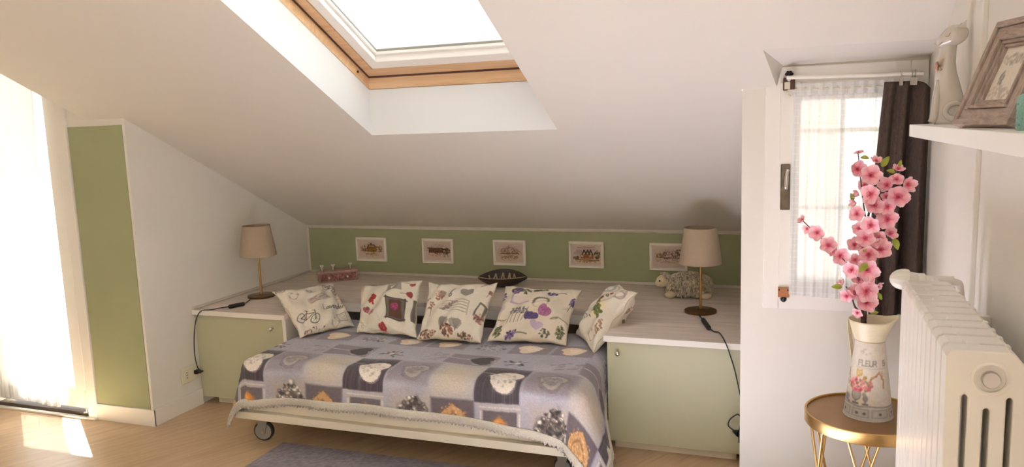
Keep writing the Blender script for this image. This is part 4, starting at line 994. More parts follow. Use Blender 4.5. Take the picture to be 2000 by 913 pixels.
for k in range(130):
    th = rs.uniform(0, 1.0); ph = rs.uniform(0, 2*PI); n_ = Vector((math.sin(th)*math.cos(ph), math.sin(th)*math.sin(ph), math.cos(th))); n_ = (n_+Vector((.35, .1, .25))).normalized()
    tuft(g, sc+Vector((-.118, -.018, .092))+n_*.032, n_, rs.uniform(.012, .020), .003)
obj('wool_loops', g, M['wool'], sh, smooth=True, kind='stuff')

# ------------------------------------------------------------------ curtains
def cloth(name, m, x_l, x_r, z_t, z_b, y0, amp, waves, seed, nu=120, nv=60, parent=None, solid=.0, extra=None, **k):
    r = random.Random(seed); ph = r.uniform(0, 6); ph2 = r.uniform(0, 6)
    def fn(u, v):
        a, b = (x_l(v) if callable(x_l) else x_l), (x_r(v) if callable(x_r) else x_r); x = a+(b-a)*u
        am = amp*(.45+.55*v)
        y = y0+am*(math.sin(2*PI*waves*u+ph+.5*math.sin(3*v))+.4*math.sin(2*PI*waves*2.3*u+ph2+v))
        zb = z_b(u) if callable(z_b) else z_b; zt_ = z_t(u) if callable(z_t) else z_t
        p = Vector((x, y, zt_+(zb-zt_)*v)); return extra(u, v, p) if extra else p
    return obj(name, G().grid(fn, nu, nv), m, parent, smooth=True, solid=solid, **k)
def right_edge(v):
    z = 2.06+(.065-2.06)*v; return float(np.interp(z, [.06, .5, 1.0, 1.35, 1.75, 2.06], [-3.772, -3.778, -3.772, -3.735, -3.700, -3.700]))
cu = cloth('sheer_curtain', M['sheer'], -4.262, lambda v: right_edge(v), 2.06, lambda u: .060+.012*math.sin(5*u), YF-.016, .007, 7, 5, origin=(-3.95, YF, 2.06),
      label='white sheer curtain hanging over the glass of the balcony door', cat='curtain')
obj('hem', G().grid(lambda u, v: Vector((-4.262+(right_edge(1)+4.262)*u, YF-.016+.007*math.sin(44*u), .060+.012*math.sin(5*u)+.07*v)), 90, 6), M['sheer'], cu, smooth=True)
vc = cloth('sheer_curtain', M['sheer_grid'], lambda v: -.010-.006*v, lambda v: .305, 1.598, lambda u: .850-.018*u, YF-.030, .004, 9, 9, nu=140, nv=60, origin=(.14, YF-.03, 1.6),
      label='white checked voile curtain over the small casement window', cat='curtain')
obj('heading', G().grid(lambda u, v: Vector((-.014+.322*u, YF-.033+.004*math.sin(60*u)*(1-.3*v), 1.568+.042*v)), 120, 6), M['sheer'], vc, smooth=True)
obj('curtain_wire', G().cyl((-.030, YF-.032, 1.590), (.32, YF-.032, 1.588), .003, 8), M['plastic'], vc)
obj('wire_hook', G().tube(smoothpath([(-.030, YF-.016, 1.586), (-.030, YF-.036, 1.586), (-.026, YF-.038, 1.573), (-.020, YF-.034, 1.568)], 4), .0028, 8), M['plastic'], vc)
# white rod on its bracket, rings, dark curtain
RY = YF-.075
rod = root('curtain_rod', (.18, RY, 1.63), 'slim white curtain rod on a dark wood bracket above the small window', 'curtain rod')
obj('rod', G().cyl((-.034, RY, 1.631), (.392, RY, 1.622), .0065, 12), M['frame_white'], rod, smooth='auto')
bk = obj('bracket', G().box((-.046, YF-.035, 1.588), (-.006, YF-.012, 1.632)), M['mahogany'], rod, bevel=.003)
obj('bracket_plate', G().box((-.041, YF-.040, 1.592), (-.022, YF-.034, 1.617)), M['plastic'], bk, bevel=.001)
obj('bracket_arm', G().tube([(-.026, YF-.03, 1.624), (-.026, RY, 1.630)], .006, 8), M['frame_white'], bk)
g = G(); q = Vector((-.026, YF-.03, 1.645))
g.ball(q, .008, 12, 8)
for k in range(6): g.ball(q+Vector((.009*math.cos(k*PI/3), -.002, .007*math.sin(k*PI/3))), .0055, 8, 6)
obj('finial', g, M['black'], bk, smooth=True)
bt = root('wood_bracket', (-.035, YF-.02, .86), 'small brown wooden bracket with dark knob at the bottom left of the window', 'bracket')
q = atY(1530.5, 571, YF-.018)
obj('block', G().box((q.x-.020, YF-.028, q.z-.018), (q.x+.020, YF-.015, q.z+.018)), M['walnut'], bt, bevel=.002)
for s in (-1, 1): obj('screw', G().cyl((q.x+s*.015, YF-.0285, q.z+.010), (q.x+s*.015, YF-.0275, q.z+.010), .003, 8), M['dark_hole'], bt)
obj('knob', G().tube([(q.x, YF-.022, q.z-.016), (q.x, YF-.022, q.z-.022), (q.x, YF-.022, q.z-.030), (q.x, YF-.022, q.z-.036)], [.006, .012, .011, .005], 10), M['black'], bt, smooth=True)
def dcx(u, v, p):
    p.y += .030*math.exp(-((u-.62)/.12)**2)*(.4+v)-.02*math.exp(-((u-.85)/.1)**2); return p
dc = cloth('dark_curtain', M['curtain'], lambda v: .276-.012*math.sin(PI*v)-.028*v, lambda v: .412-.002*v, lambda u: 1.600-.016*max(0, (u-.7)/.3)**1.5*1.6, .795, RY-.005, .014, 2.6, 12, nu=110, nv=90, solid=.003, extra=dcx, origin=(.35, RY, 1.6),
      label='dark brown linen curtain hanging at the right of the small window', cat='curtain')
for x in (.325, .357, .367):
    rg = obj('clip_ring', G().tube([(x, RY+.010*math.cos(a), 1.6235+.0115*math.sin(a)) for a in np.linspace(0, 2*PI, 17)], .0014, 6), M['chrome'], dc, smooth=True)
    obj('clip', G().box((x-.006, RY-.012, 1.586), (x+.006, RY-.006, 1.611)), M['chrome'], rg, bevel=.001)

# ------------------------------------------------------------------ gold side table, pitcher and blossom branches
TC = Vector((.226, 2.60, .545)); TR_ = .186
tb = root('side_table', (TC.x, TC.y, 0), 'round gold tray side table with crossed wire legs by the radiator', 'table')
obj('tray', G().lathe([(TR_-.006, -.003), (TR_-.006, .0), (.002, .0)], TC, 72, caps=False).lathe([(TR_-.006, -.004), (.002, -.004)], TC, 72, caps=False), M['gold_top'], tb)
obj('rim', G().lathe([(TR_-.008, -.030), (TR_-.002, -.031), (TR_, -.028), (TR_, .006), (TR_-.003, .008), (TR_-.007, .006), (TR_-.008, -.030)], TC, 96, caps=False), M['gold'], tb, smooth='auto')
rr_ = TR_-.016
for k in range(6):
    th = math.radians(-97+60*k); d1, d2 = math.radians(17), math.radians(34)
    for s in (-1, 1):
        obj('leg', G().cyl((TC.x+rr_*math.cos(th+s*d1), TC.y+rr_*math.sin(th+s*d1), TC.z-.008), (TC.x+rr_*math.cos(th-s*d2), TC.y+rr_*math.sin(th-s*d2), .006), .0042, 10), M['gold'], tb, smooth='auto')
obj('foot_ring', G().tube([(TC.x+rr_*math.cos(a), TC.y+rr_*math.sin(a), .005) for a in np.linspace(0, 2*PI, 65)], .005, 8), M['gold'], tb, smooth=True)

VC = Vector((.230, 2.605, .546))
vs_ = root('pitcher', VC, 'tall tin pitcher painted with flowers on the gold table', 'pitcher')
NA, NV_ = 220, 130; VH = .247; R0, R1 = .073, .0425
vp = Print(2*PI*.06, VH, NA, NV_, 'd9cfc0'); rv = random.Random(5)
# angle 0 of the print faces the room; x runs left to right as seen
cxp = vp.w/2
vp.rect(cxp, .020, vp.w, .045, 'b9b3ae', 0, .7, .008)
for k in range(-4, 5):
    x = cxp+.052*k-.024
    vp.rect(x, .024, .045, .026, '8f8a88', 0, .9); vp.rect(x, .024, .040, .021, 'bdb7b0'); vp.ell(x-.009 if k % 2 == 0 else x, .023, .0042, .0042, '5f5854'); 
    if k % 2 == 0: vp.ell(x+.011, .023, .0042, .0042, '5f5854')
vp.line([(cxp-.18, .046), (cxp-.06, .047), (cxp-.03, .043), (cxp, .047), (cxp+.05, .044), (cxp+.18, .047)], .0035, '8a8482')
for dx in (-.040, .14, -.16):
    x = cxp+dx
    vp.rect(x, .052, .020, .006, '6d6664'); vp.line([(x, .052), (x, .066)], .005, '7a7370'); vp.ell(x, .079, .014, .017, 'aaa39c', 0, 1); vp.ell(x, .079, .014, .017, '6d6664', 0, .9, None, .0022)
    vp.dots(rv, x+.008, .110, .036, .021, 120, .0055, ['c86a70', 'd98e8e', 'b84e58', 'e3aaa4', 'd8787e', 'e8c2b8']); vp.dots(rv, x+.008, .108, .036, .02, 20, .003, ['7d8458'])
    vp.rect(x+.028, .052, .016, .005, '6d6664'); vp.line([(x+.028, .052), (x+.028, .064)], .004, '7a7370'); vp.ell(x+.028, .070, .0075, .010, '8d8680'); vp.ell(x+.024, .082, .006, .007, '9a938c', .4)
    vp.ell(x-.036, .064, .014, .010, '8d8aa0', .2, .8); vp.rect(x-.030, .053, .022, .004, '6a6880', -.2)
    vp.line([(x-.006, .146), (x-.004, .158), (x+.004, .153), (x+.012, .159), (x+.014, .146)], .0035, 'c8a457'); vp.dots(rv, x+.004, .144, .012, .006, 20, .003, ['c8a457', 'ddc48a', 'a88644']); vp.dots(rv, x+.022, .134, .007, .005, 10, .0035, ['c8a457', 'a88644'])
    pts = [(x+.036, .118), (x+.044, .133), (x+.056, .142), (x+.068, .150), (x+.076, .142), (x+.082, .130)]
    vp.line(pts, .002, '8a7a58')
    for px_, py_ in smoothpath([(a, b, 0) for a, b in pts], 5) and [(p.x, p.y) for p in smoothpath([(a, b, 0) for a, b in pts], 5)]: vp.ell(px_+rv.uniform(-.003, .003), py_+rv.uniform(-.003, .003), .003, .002, rv.choice(['a88a58', '8c7a50', 'c8a070', 'c27a68']), rv.uniform(0, 3))
    vp.ell(x+.080, .152, .006, .006, 'cdb59c', 0, .8); vp.line([(x+.084, .126), (x+.082, .105)], .006, 'a8784c', .8); vp.line([(x-.050, .13), (x-.046, .142), (x-.042, .13)], .003, '8a8aa0')
letters(vp, 'FLEUR', cxp-.0415, .172, .0165, .78, .0026, '7f7972', 0, 0, .85)
letters(vp, 'B', cxp+.046, .173, .0160, .78, .0026, '7f7972', 0, 0, .85)
vp.line([(cxp-.05, .165), (cxp+.06, .165)], .0012, '9a948c', .6); vp.dots(rv, cxp-.02, .212, .02, .012, 12, .003, ['b7aea4', 'a79e94'], alpha=.6); vp.dots(rv, cxp, .1, .18, .1, 160, .002, ['c4bab0', 'cfc4b6'], alpha=.5)
vp.grain(9, .02)
g = G()
for j in range(NV_):
    t = j/(NV_-1); rad = R0+(R1-R0)*t+.0015*math.exp(-(t/.02)**2)
    for i in range(NA):
        a = -PI/2-.02+(i/(NA-1)-.5)*2*PI*(1-.5/NA); g.v.append((VC.x+rad*math.cos(a), VC.y+rad*math.sin(a), VC.z+VH*t))
g.f = [(j*NA+i, j*NA+(i+1) % NA, (j+1)*NA+(i+1) % NA, (j+1)*NA+i) for j in range(NV_-1) for i in range(NA)]
g.f.append(tuple(range(NA))[::-1])
obj('body', g, M['print_tin'], vs_, smooth='auto', cols=vp.lin())
def collar(u, v):
    a = 2*PI*u; sp = max(0, math.cos(a))**6; rad = R1+.001+(.0625-R1)*v**.9+.016*sp*v*v
    return Vector((VC.x+rad*math.cos(a), VC.y+rad*math.sin(a), VC.z+VH-.002+(.066+.014*sp)*v))
obj('collar', G().grid(collar, 65, 12), M['ivory_tin'], vs_, smooth=True, solid=.0016, weld=.0003)
obj('seam_ring', G().tube([(VC.x+(R1+.001)*math.cos(a), VC.y+(R1+.001)*math.sin(a), VC.z+VH-.001) for a in np.linspace(0, 2*PI, 49)], .0016, 6), M['brass'], vs_, smooth=True)
hpts = smoothpath([(-.060, .306), (-.072, .303), (-.074, .285), (-.070, .25), (-.064, .215), (-.058, .180), (-.054, .155)], 5)
g = G(); vv = []
for p in hpts:
    for dy, dz in ((-.009, 0), (.009, 0)): pass
for k, p in enumerate(hpts):
    for w in (-.009, .009):
        for d in (0, .002): vv.append((VC.x+p.x-d, VC.y-.010+w, VC.z+p.y))
for k in range(len(hpts)-1):
    b = k*4
    for q4 in ((0, 1, 5, 4), (2, 6, 7, 3), (0, 4, 6, 2), (1, 3, 7, 5)): g.f.append(tuple(b+i for i in q4))
ha = math.radians(-38); g.v = [(VC.x+(a-VC.x)*math.cos(ha)-(b-VC.y+.010)*math.sin(ha), VC.y+(a-VC.x)*math.sin(ha)+(b-VC.y+.010)*math.cos(ha), c) for a, b, c in vv]; obj('handle', g, M['ivory_tin'], vs_, smooth='auto')

# blossoms: a mesh per size, shared by the copies
def petal_mesh(seed, cup):
    r = random.Random(seed); g = G(); cl = []
    for k in range(5):
        a = 2*PI*k/5+r.uniform(-.12, .12); c, s = math.cos(a), math.sin(a); L = r.uniform(.92, 1.05); w = r.uniform(.43, .54); cu_ = cup+r.uniform(-.12, .12); b0 = len(g.v)
        for j in range(7):
            t = j/6; hw = w*math.sin(PI*min(1, .06+t*.80))**.75*(1 if t < .9 else .80)
            for i in range(5):
                q = (i-2)/2; x = L*(t-.10*abs(q)*(t > .8)*1.0+(.05 if t == 1 and abs(q) == .5 else 0)); y = hw*q
                z = cu_*t*t*.75+.12*q*q*t+.04*math.sin(7*q+k)*t
                if t == 1 and q == 0: x -= .10
                g.v.append((x*c-y*s, x*s+y*c, z)); m = min(1, t*1.5); vein = .04*math.sin(9*q)
                p0, p1, p2 = np.array([.80, .30, .40]), np.array([.95, .66, .71]), np.array([.97, .84, .86]); cc = p0+(p1-p0)*min(1, t/.38) if t < .38 else p1+(p2-p1)*((t-.38)/.62)
                cl.append(np.clip(cc-vein+r.uniform(-.015, .015), 0, 1))
        for j in range(6):
            for i in range(4): g.f.append((b0+j*5+i, b0+j*5+i+1, b0+(j+1)*5+i+1, b0+(j+1)*5+i))
    c = np.array(cl); return g, np.where(c <= .04045, c/12.92, ((c+.055)/1.055)**2.4)
PET = []
for k in range(6):
    pg, pc = petal_mesh(70+k, [.15, .35, .55, .75, .3, 1.3][k]); o = obj('blossom', pg, M['petal'], None, smooth=True, cols=pc, origin=(0, 0, 0)); md = o.modifiers.new('sub', 'SUBSURF'); md.levels = 1; md.render_levels = 1; PET.append(o)
sg = G(); rp = random.Random(2)
for k in range(12):
    a = 2*PI*k/12; d = Vector((math.cos(a)*.22, math.sin(a)*.22, .36))*rp.uniform(.8, 1.1); sg.tube([(0, 0, 0), d], [.02, .014], 5); sg.ball(d, .036, 6, 4)
sg.ball((0, 0, .02), (.13, .13, .06), 10, 6); STA = obj('stamens', sg, M['stamen'], None, smooth=True)
cg = G(); cg.lathe([(.02, -.22), (.10, -.16), (.12, -.05), (.05, .0)], (0, 0, 0), 10)
CAL = obj('calyx', cg, M['twig'], None, smooth=True)
lg = G().grid(lambda u, v: (u, (v-.5)*.52*math.sin(PI*min(1, .04+u*.93))**.8, .16*math.sin(PI*u)+.55*abs(v-.5)*math.sin(PI*u)*.6), 9, 7)
LEAF = obj('leaf', lg, M['leaf'], None, smooth=True)
def branch(label, twigs, blooms, leaves, seed):
    r = random.Random(seed); b = root('blossom_branch', (twigs[0][0][0], twigs[0][0][1], twigs[0][0][2]), label, 'flower', 'blossom branches in the pitcher')
    P0 = WL[b.name]
    for t in twigs:
        pts = smoothpath(t, 5); n = len(pts); obj('twig', G().tube(pts, [.0036-.0022*k/n for k in range(n)], 7), M['twig'], b, smooth=True)
    def place(src, pos, scl, nrm, roll, par):
        c = src.copy(); col.objects.link(c); c.parent = par
        q = Vector(nrm).normalized().to_track_quat('Z', 'Y').to_matrix().to_4x4() @ Matrix.Rotation(roll, 4, 'Z')
        c.matrix_local = Matrix.Translation(pos) @ q @ Matrix.Scale(scl, 4); return c
    view = Vector((-.18, -1, .02))
    for (px, py, rad, dy, ori) in blooms:
        pos = atY(px, py, VC.y+dy); dist = (pos-Vector((0, 0, H))).length; s = rad/F_PX*dist*1.1
        nrm = (view.normalized()+Vector((r.uniform(-.55, .55), r.uniform(-.3, .3), r.uniform(-.25, .55)))).normalized() if ori is None else Vector(ori).normalized()
        src = PET[5] if rad < 9 else PET[r.randrange(5)]
        f = place(src, pos-P0, s, nrm, r.uniform(0, 6.28), b)
        for m_ in (STA, CAL):
            c = m_.copy(); col.objects.link(c); c.parent = f
    for (px, py, L, dy, d) in leaves:
        pos = atY(px, py, VC.y+dy); x = Vector(d).normalized(); z = (Vector((0, -1, .3))-x*x.dot(Vector((0, -1, .3)))).normalized(); y = z.cross(x); s = L/F_PX*2.62
        c = LEAF.copy(); col.objects.link(c); c.parent = b; mm = Matrix.Identity(4)
        for i in range(3): mm[i][0], mm[i][1], mm[i][2] = x[i], y[i], z[i]
        c.matrix_local = Matrix.Translation(pos-P0) @ mm @ Matrix.Scale(s, 4)
    return b
def W(px, py, dy=0): return tuple(atY(px, py, VC.y+dy))
base = (VC.x-.012, VC.y, VC.z+.04)
branch('upright pink blossom branch standing tallest in the pitcher, against the voile', [[base, W(1686, 640), W(1690, 560, -.01), W(1694, 500, -.01), W(1692, 440), W(1684, 380), W(1676, 300)], [W(1692, 440), W(1704, 380, -.02), W(1703, 345, -.01), W(1711, 318)]],
  [(1677, 299, 9, 0, (-.2, -.3, 1)), (1674, 331, 15, -.01, None), (1711, 316, 10, 0, (.2, -.6, .9)), (1700, 343, 18, -.02, None), (1690, 363, 13, .0, None), (1702, 380, 19, -.025, None), (1676, 381, 8, 0, (-1, -.3, .4)), (1671, 397, 8, .01, (-1, -.4, -.1)), (1707, 402, 17, -.025, None), (1674, 418, 14, 0, None), (1701, 440, 17, -.03, None), (1678, 446, 12, 0, None), (1690, 466, 16, -.02, None), (1669, 479, 13, .0, None), (1697, 497, 16, -.03, None), (1689, 482, 13, -.01, None)],
  [(1722, 326, 22, 0, (.5, -.3, .85)), (1681, 308, 14, 0, (1, -.2, -.1)), (1666, 392, 15, .01, (-.3, -.3, .9)), (1693, 478, 16, -.02, (-.4, -.6, -.8))], 91)
branch('pink blossom branch leaning right in front of the dark curtain', [[(VC.x+.01, VC.y+.005, VC.z+.04), W(1690, 640, .01), W(1702, 545, .01), W(1718, 470), W(1732, 405), W(1745, 365), W(1754, 330)], [W(1745, 365), W(1764, 358), W(1773, 360)]],
  [(1734, 429, 18, -.01, None), (1753, 386, 20, -.02, None), (1731, 385, 9, 0, None), (1734, 404, 14, -.015, None), (1733, 362, 14, 0, None), (1754, 331, 11, 0, (.3, -.5, .9)), (1751, 351, 12, -.01, None), (1772, 361, 14, -.01, (.5, -.8, .1)), (1738, 457, 13, 0, (.5, -.6, .5)), (1716, 468, 17, -.01, None), (1719, 488, 18, -.02, None), (1708, 474, 12, -.015, None), (1712, 560, 11, .0, (.8, -.5, -.4)), (1722, 415, 12, .0, None)],
  [(1748, 337, 15, 0, (-.95, -.3, .25)), (1756, 325, 12, 0, (.2, -.3, .9)), (1745, 466, 22, 0, (.3, -.4, -.85)), (1712, 572, 16, 0, (.5, -.4, -.7))], 92)
branch('thin pink blossom branch reaching far left across the window', [[(VC.x-.02, VC.y-.005, VC.z+.04), W(1683, 640, -.02), W(1681, 560, -.03), W(1668, 532, -.04), W(1640, 500, -.04), W(1600, 462, -.03), W(1566, 430, -.02)], [W(1684, 612, -.02), W(1670, 600, -.03), W(1662, 575, -.04), W(1652, 560, -.04)]],
  [(1568, 431, 9, -.02, (-.7, -.4, .5)), (1577, 447, 9, -.03, (-.6, -.6, -.3)), (1597, 455, 15, -.035, None), (1618, 480, 15, -.04, None), (1627, 491, 10, -.04, None), (1640, 500, 16, -.045, None), (1671, 508, 12, -.04, None), (1664, 528, 16, -.05, None), (1693, 527, 20, -.05, None), (1695, 547, 15, -.045, None), (1691, 570, 20, -.055, None), (1691, 592, 18, -.055, None), (1672, 572, 15, -.04, None), (1654, 578, 13, -.04, (-.3, -1, -.2)), (1675, 611, 10, -.035, (-.4, -.8, -.4)), (1680, 548, 13, -.035, None), (1645, 556, 7, -.04, (-.5, -.2, .8))],
  [(1694, 516, 22, -.055, (-.6, -.5, -.55)), (1645, 561, 19, -.04, (-1, -.3, .05)), (1700, 612, 14, -.03, (.8, -.3, .2))], 93)
for o in PET+[STA, CAL, LEAF]:
    bpy.data.objects.remove(o)

# ------------------------------------------------------------------ radiator
RX, RY0, RY1, NS = .252, 1.478, 2.100, 11
PITCH_ = (RY1-RY0)/NS; RZ = 1.088; RZB = .16
rd = root('radiator', ((RX+.065), (RY0+RY1)/2, 0), 'white column radiator standing against the right wall', 'radiator')
colx = [(0, .026), (.0355, .0595), (.070, .094), (.1035, .128)]
def section(y0, nm='section'):
    y1 = y0+PITCH_-.0105; g = G()
    out = [(0, RZB+.02), (0, RZ-.012), (.004, RZ-.004), (.012, RZ), (.098, RZ), (.106, RZ-.005), (.128, RZ-.034), (.128, RZB+.02)]
    for (a, b), zt_ in zip(((.094, .1035), (.0595, .070), (.026, .0355))[::1], (1.008, .986, 1.008)):
        out += [(b, RZB+.02), (b, zt_-.003), ((a+b)/2, zt_+.001), (a, zt_-.003), (a, RZB+.02)]
    g.prism([(RX+x, y0, z) for x, z in out], (0, y1-y0, 0))
    g.box((RX, y0, RZB), (RX+.128, y1, RZB+.05))
    return g, y1
for k in range(NS):
    g, y1 = section(RY0+PITCH_*k)
    obj('section', g, M['radiator'], rd, bevel=.005, segs=3)
hubx, hubz = RX+.068, 1.040
obj('manifold', G().cyl((hubx, RY0+.01, hubz), (hubx, RY1-.01, hubz), .026, 24).cyl((hubx, RY0+.01, RZB+.03), (hubx, RY1-.01, RZB+.03), .022, 24), M['radiator'], rd, smooth='auto')
for k in range(NS-1):
    y = RY0+PITCH_*(k+1)-.002
    for a, b, c in ((RX+.035, RX+.060, .003), (RX+.098, RX+.108, -.001)): obj('casting_lug', G().box((a, y-.009, RZ-.009), (b, y+.009, RZ+c)), M['radiator'], rd, bevel=.003)
pl = obj('end_plug', G().lathe([(.030, .004), (.030, -.002), (.026, -.004), (.0235, -.003), (.0235, .002), (.016, .002)], (hubx, RY0, hubz), 32, ax=1, caps=False), M['radiator'], rd, smooth='auto')
obj('plug_cap', G().lathe([(.0145, .004), (.0145, -.010), (.013, -.012), (.001, -.012)], (hubx, RY0, hubz), 24, ax=1), M['chrome'], pl, smooth='auto')
for s in (0, .55): obj('wall_bracket', G().box((RX+.118, RY0+.16+s*.7, .99), (XR+.0135, RY0+.18+s*.7, 1.02)), M['radiator'], rd, bevel=.002)
kz = atY(1762, 546, 2.15).z; ky = 2.150
va = obj('valve', G().lathe([(.012, .02), (.017, .024), (.017, .055), (.012, .058), (.012, .12)], (.255, ky, kz), 20, ax=0).cyl((.33, ky, kz), (.33, ky-.06, kz-.005), .011, 14), M['radiator'], rd, smooth='auto')
g = G(); vs = []; fs = []; n = 40; prof = [(.001, -.032), (.009, -.030), (.017, -.0245), (.0235, -.016), (.0268, -.006), (.0275, .004), (.026, .012), (.020, .016), (.017, .034), (.015, .036)]
for (r_, h) in prof:
    for i in range(n):
        an = 2*PI*i/n; rr2 = r_*(1-(.07 if i % 4 < 2 and -.029 < h < .009 else 0)); vs.append((.262+h, ky+rr2*math.cos(an), kz+rr2*math.sin(an)))
for j in range(len(prof)-1):
    for i in range(n): fs.append((j*n+i, j*n+(i+1) % n, (j+1)*n+(i+1) % n, (j+1)*n+i))
obj('thermostat_knob', g.add(vs, fs), M['radiator'], va, smooth='auto', label='ribbed white thermostat knob')
for y in (RY0+.05, RY1-.05): obj('leg', G().box((RX+.01, y-.02, 0), (RX+.118, y+.02, RZB+.01)), M['radiator'], rd, bevel=.006)
obj('supply_pipe', G().tube(smoothpath([(.33, ky, kz), (.375, ky, kz-.002), (.392, ky+.002, kz-.03), (.394, ky+.002, kz-.2), (.394, ky+.002, .0)], 6), .009, 12), M['pipe'], rd, smooth=True)

# ------------------------------------------------------------------ shelf and the things on it
SZ, SXF, SYE = 1.4635, .300, 2.450
sf = root('wall_shelf', (.36, 1.6, SZ), 'white floating wall shelf above the radiator', 'shelf')
obj('board', G().box((SXF, .55, SZ-.0335), (XR+.0139, SYE, SZ)), M['frame_white'], sf, bevel=.0015)
# cat
cc = Vector((.379, 2.325, SZ)); ct = root('cat_figurine', cc, 'glossy white ceramic cat figurine sitting at the far end of the shelf', 'figurine')
secs = [(0, 0, 0, .036, .033), (.006, 0, 0, .038, .035), (.03, .0, .002, .037, .034), (.07, -.003, .002, .033, .031), (.105, -.009, 0, .029, .028), (.135, -.013, 0, .0245, .024), (.160, -.0135, 0, .0215, .0215), (.185, -.012, 0, .0205, .0205), (.205, -.010, 0, .020, .020), (.222, -.008, 0, .017, .017)]
Zs = np.linspace(0, .222, 30); g = G(); vs = []; fs = []; n = 32
A_ = np.array(secs)
for z in Zs:
    x, y, rx, ry = [np.interp(z, A_[:, 0], A_[:, q]) for q in (1, 2, 3, 4)]
    for i in range(n):
        a = 2*PI*i/n; k = 1+.06*math.exp(-((a-PI)/.5)**2)*math.exp(-((z-.12)/.06)**2); vs.append((cc.x+x+rx*k*math.cos(a), cc.y+y+ry*math.sin(a), cc.z+z))
for j in range(len(Zs)-1):
    for i in range(n): fs.append((j*n+i, j*n+(i+1) % n, (j+1)*n+(i+1) % n, (j+1)*n+i))
fs.append(tuple(range(n))[::-1]); fs.append(tuple((len(Zs)-1)*n+i for i in range(n)))
obj('body', g.add(vs, fs), M['ceramic'], ct, smooth=True)
hq = cc+Vector((-.002, -.006, .226)); R_ = Matrix.Rotation(math.radians(-18), 3, 'Y')
hv = G()
def headp(u, v):
    th, ph = PI*v, 2*PI*u; p = Vector((math.sin(th)*math.cos(ph), math.sin(th)*math.sin(ph), math.cos(th)))
    s = Vector((.037 if p.x > 0 else .036, .030, .0265)); q = Vector((p.x*s.x, p.y*s.y, p.z*s.z))
    if p.x < 0: k = (-p.x)**1.5; q.y *= 1-.42*k; q.z = q.z*(1-.30*k)-.006*k
    q += Vector((-.006, 0, -.002))*math.exp(-((p.x+.95)/.22)**2)
    return hq+R_ @ q
hd = obj('head', hv.grid(headp, 41, 25), M['ceramic'], ct, smooth=True, weld=.0002)
for s in (-1, 1):
    e = [Vector((.010, s*.022, .017)), Vector((.030, s*.026, .006)), Vector((.026, s*.012, .020)), Vector((.034, s*.030, .026))]
    obj('ear', G().add([hq+R_ @ p for p in e], [(0, 1, 2), (0, 3, 1), (1, 3, 2), (2, 3, 0)]), M['ceramic'], hd, bevel=.002, smooth='auto')
    arc = [hq+R_ @ Vector((-.0215+.013*t, s*(.0252+.0045*t-.002*math.sin(PI*t)), .0065-.0055*math.sin(PI*t)+.003*t)) for t in np.linspace(0, 1, 9)]
    obj('closed_eye', G().tube(arc, [.0008]+[.0014]*7+[.0008], 6), M['ceramic_line'] if 'ceramic_line' in M else M.setdefault('ceramic_line', mat('ceramic_groove', '9a9186', .3)), hd, smooth=True)
    obj('mouth', G().tube([hq+R_ @ Vector((-.0405+.010*t, s*(.004+.012*t), -.010-.003*math.sin(PI*t)+.004*t)) for t in np.linspace(0, 1, 7)], .0010, 6), M['ceramic_line'], hd, smooth=True)
obj('nose', G().ball(hq+R_ @ Vector((-.0435, 0, -.0045)), (.0032, .0045, .003), 10, 8), M['ceramic'], hd, smooth=True)
tl = [(.030, -.030, .012), (.012, -.038, .012), (-.006, -.0375, .016), (-.0165, -.034, .030), (-.011, -.0345, .048), (.006, -.034, .054), (.020, -.030, .050)]
obj('tail', G().tube([cc+Vector(p) for p in [tuple(q) for q in smoothpath(tl, 6)]], [.0075]*6+[.0075]*(len(tl)*6-16)+[.006]*5, 10), M['ceramic'], ct, smooth=True)
for s in (-1, 1): obj('foreleg', G().tube([cc+Vector((-.030, s*.012, .115)), cc+Vector((-.0335, s*.013, .07)), cc+Vector((-.036, s*.013, .02)), cc+Vector((-.042, s*.013, .006))], [.006, .0085, .009, .008], 10), M['ceramic'], ct, smooth=True)
fq = cc+Vector((-.036, -.014, .150)); fl = obj('collar_flower', G().ball(fq, (.004, .006, .006), 10, 8), M['inlay'], ct, smooth=True, label='small dusty pink flower at the neck')
M['dusty_rose'] = mat('dusty_rose', 'b98a7c', .6, vary=.2, scale=90)
for k in range(6): obj('petal', G().ball(fq+Vector((-.002, .0085*math.cos(k*PI/3), .0085*math.sin(k*PI/3))), (.0035, .0055, .0055), 8, 6), M['dusty_rose'], fl, smooth=True)
obj('ribbon', G().tube([fq+Vector((.004, -.004, .004)), fq+Vector((.008, -.008, .014)), fq+Vector((.012, -.011, .020))], [.003, .003, .002], 6).tube([fq+Vector((.004, -.004, -.004)), fq+Vector((.008, -.008, -.010))], .003, 6), M['inlay'], fl)

# leaning driftwood photo frame
fb = Vector((.303, 1.742, SZ+.001)); FWD, FHT = .192, .208; lean = math.radians(22)
ex_ = Vector((.28, -.96, 0)); ez_ = Vector((.96*math.sin(lean), .28*math.sin(lean), math.cos(lean))); en = ez_.cross(ex_); en = en if en.x < 0 else -en
pf = root('photo_frame', fb, 'grey driftwood photo frame leaning against the wall on the shelf beside the cat', 'frame')
def fr(u, v, w): return fb+ex_*u+ez_*v-en*.0+en*w
def bar(u0, u1, v0, v1, w0, w1, g=None):
    g = g or G(); return g.hexa([fr(u0, v0, w0), fr(u1, v0, w0), fr(u1, v1, w0), fr(u0, v1, w0), fr(u0, v0, w1), fr(u1, v0, w1), fr(u1, v1, w1), fr(u0, v1, w1)])
FW_ = .058
def rails(a, w0, w1, t):   # stepped mouldings
    return [(a, FWD-a, a, a+t, w0, w1), (a, FWD-a, FHT-a-t, FHT-a, w0, w1)], [(a, a+t, a+t, FHT-a-t, w0, w1), (FWD-a-t, FWD-a, a+t, FHT-a-t, w0, w1)]
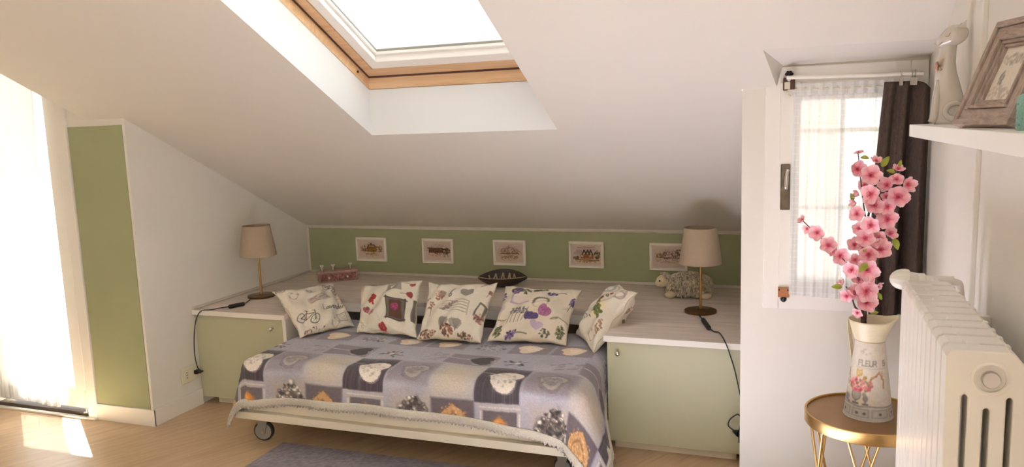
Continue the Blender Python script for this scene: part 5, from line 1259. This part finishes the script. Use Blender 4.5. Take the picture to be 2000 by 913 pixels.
steps = [(0, 0, .020, .012), (.0125, 0, .016, .020), (.033, 0, .020, .006), (.0395, 0, .014, .006), (.046, 0, .010, .006)]
gh, gv = [G(), G()], [G(), G()]
for a, w0, w1, t in steps:
    hs_, vs2 = rails(a, w0, w1, t)
    for k in range(2): bar(*hs_[k], g=gh[k]); bar(*vs2[k], g=gv[k])
for k in range(2): obj('rail', gh[k], M['driftwood'], pf, bevel=.001); obj('stile', gv[k], M['driftwood_z'], pf, bevel=.001)
pp = Print(.7, .8, 70, 80, 'd8cfc4'); rpf = random.Random(6)
pp.dots(rpf, .25, .12, .3, .1, 60, .03, ['b9aea2', 'a89c90', 'c8bdb0'], alpha=.6); pp.dots(rpf, .20, .34, .05, .12, 40, .016, ['8f857c', '7a7068'], alpha=.7); pp.dots(rpf, .3, .6, .3, .08, 50, .03, ['a89e94', '948a80'], alpha=.5); pp.dots(rpf, 1.1, .3, .4, .2, 70, .03, ['b0a59a', '9c9288', '857b72'], alpha=.5)
obj('photo', G().grid(lambda u, v: fr(.05+(FWD-.1)*u, .05+(FHT-.1)*v, .004), 70, 80), M['print_paper'], pf, cols=pp.lin())
obj('backing', bar(.01, FWD-.01, .01, FHT-.01, -.004, .0015), M['dark_hole'], pf)
bv = root('black_vase', (.395, 1.50, SZ), 'small black vase behind the teal jar on the shelf', 'vase')
obj('body', G().lathe([(.016, 0), (.020, .003), (.027, .020), (.030, .038), (.026, .056), (.018, .066), (.016, .076), (.014, .076), (.014, .06), (.001, .03)], (.393, 1.515, SZ), 32), mat('black_glaze', '17120f', .3), bv, smooth='auto')
# teal jar past the frame
tj = root('teal_jar', (.354, 1.44, SZ), 'teal dimpled jar at the right edge of the picture on the shelf', 'jar')
obj('body', G().lathe([(.024, 0), (.026, .004), (.026, .048), (.024, .055), (.018, .058), (.018, .054), (.001, .053)], (.354, 1.440, SZ), 32), M['teal'], tj, smooth='auto')
g = G()
for j in range(4):
    for i in range(16): a = 2*PI*(i+.5*(j % 2))/16; g.ball((0.354+.0258*math.cos(a), 1.440+.0258*math.sin(a), SZ+.010+.011*j), (.0022, .0022, .0022), 6, 4)
obj('studs', g, M['teal'], tj, smooth=True)
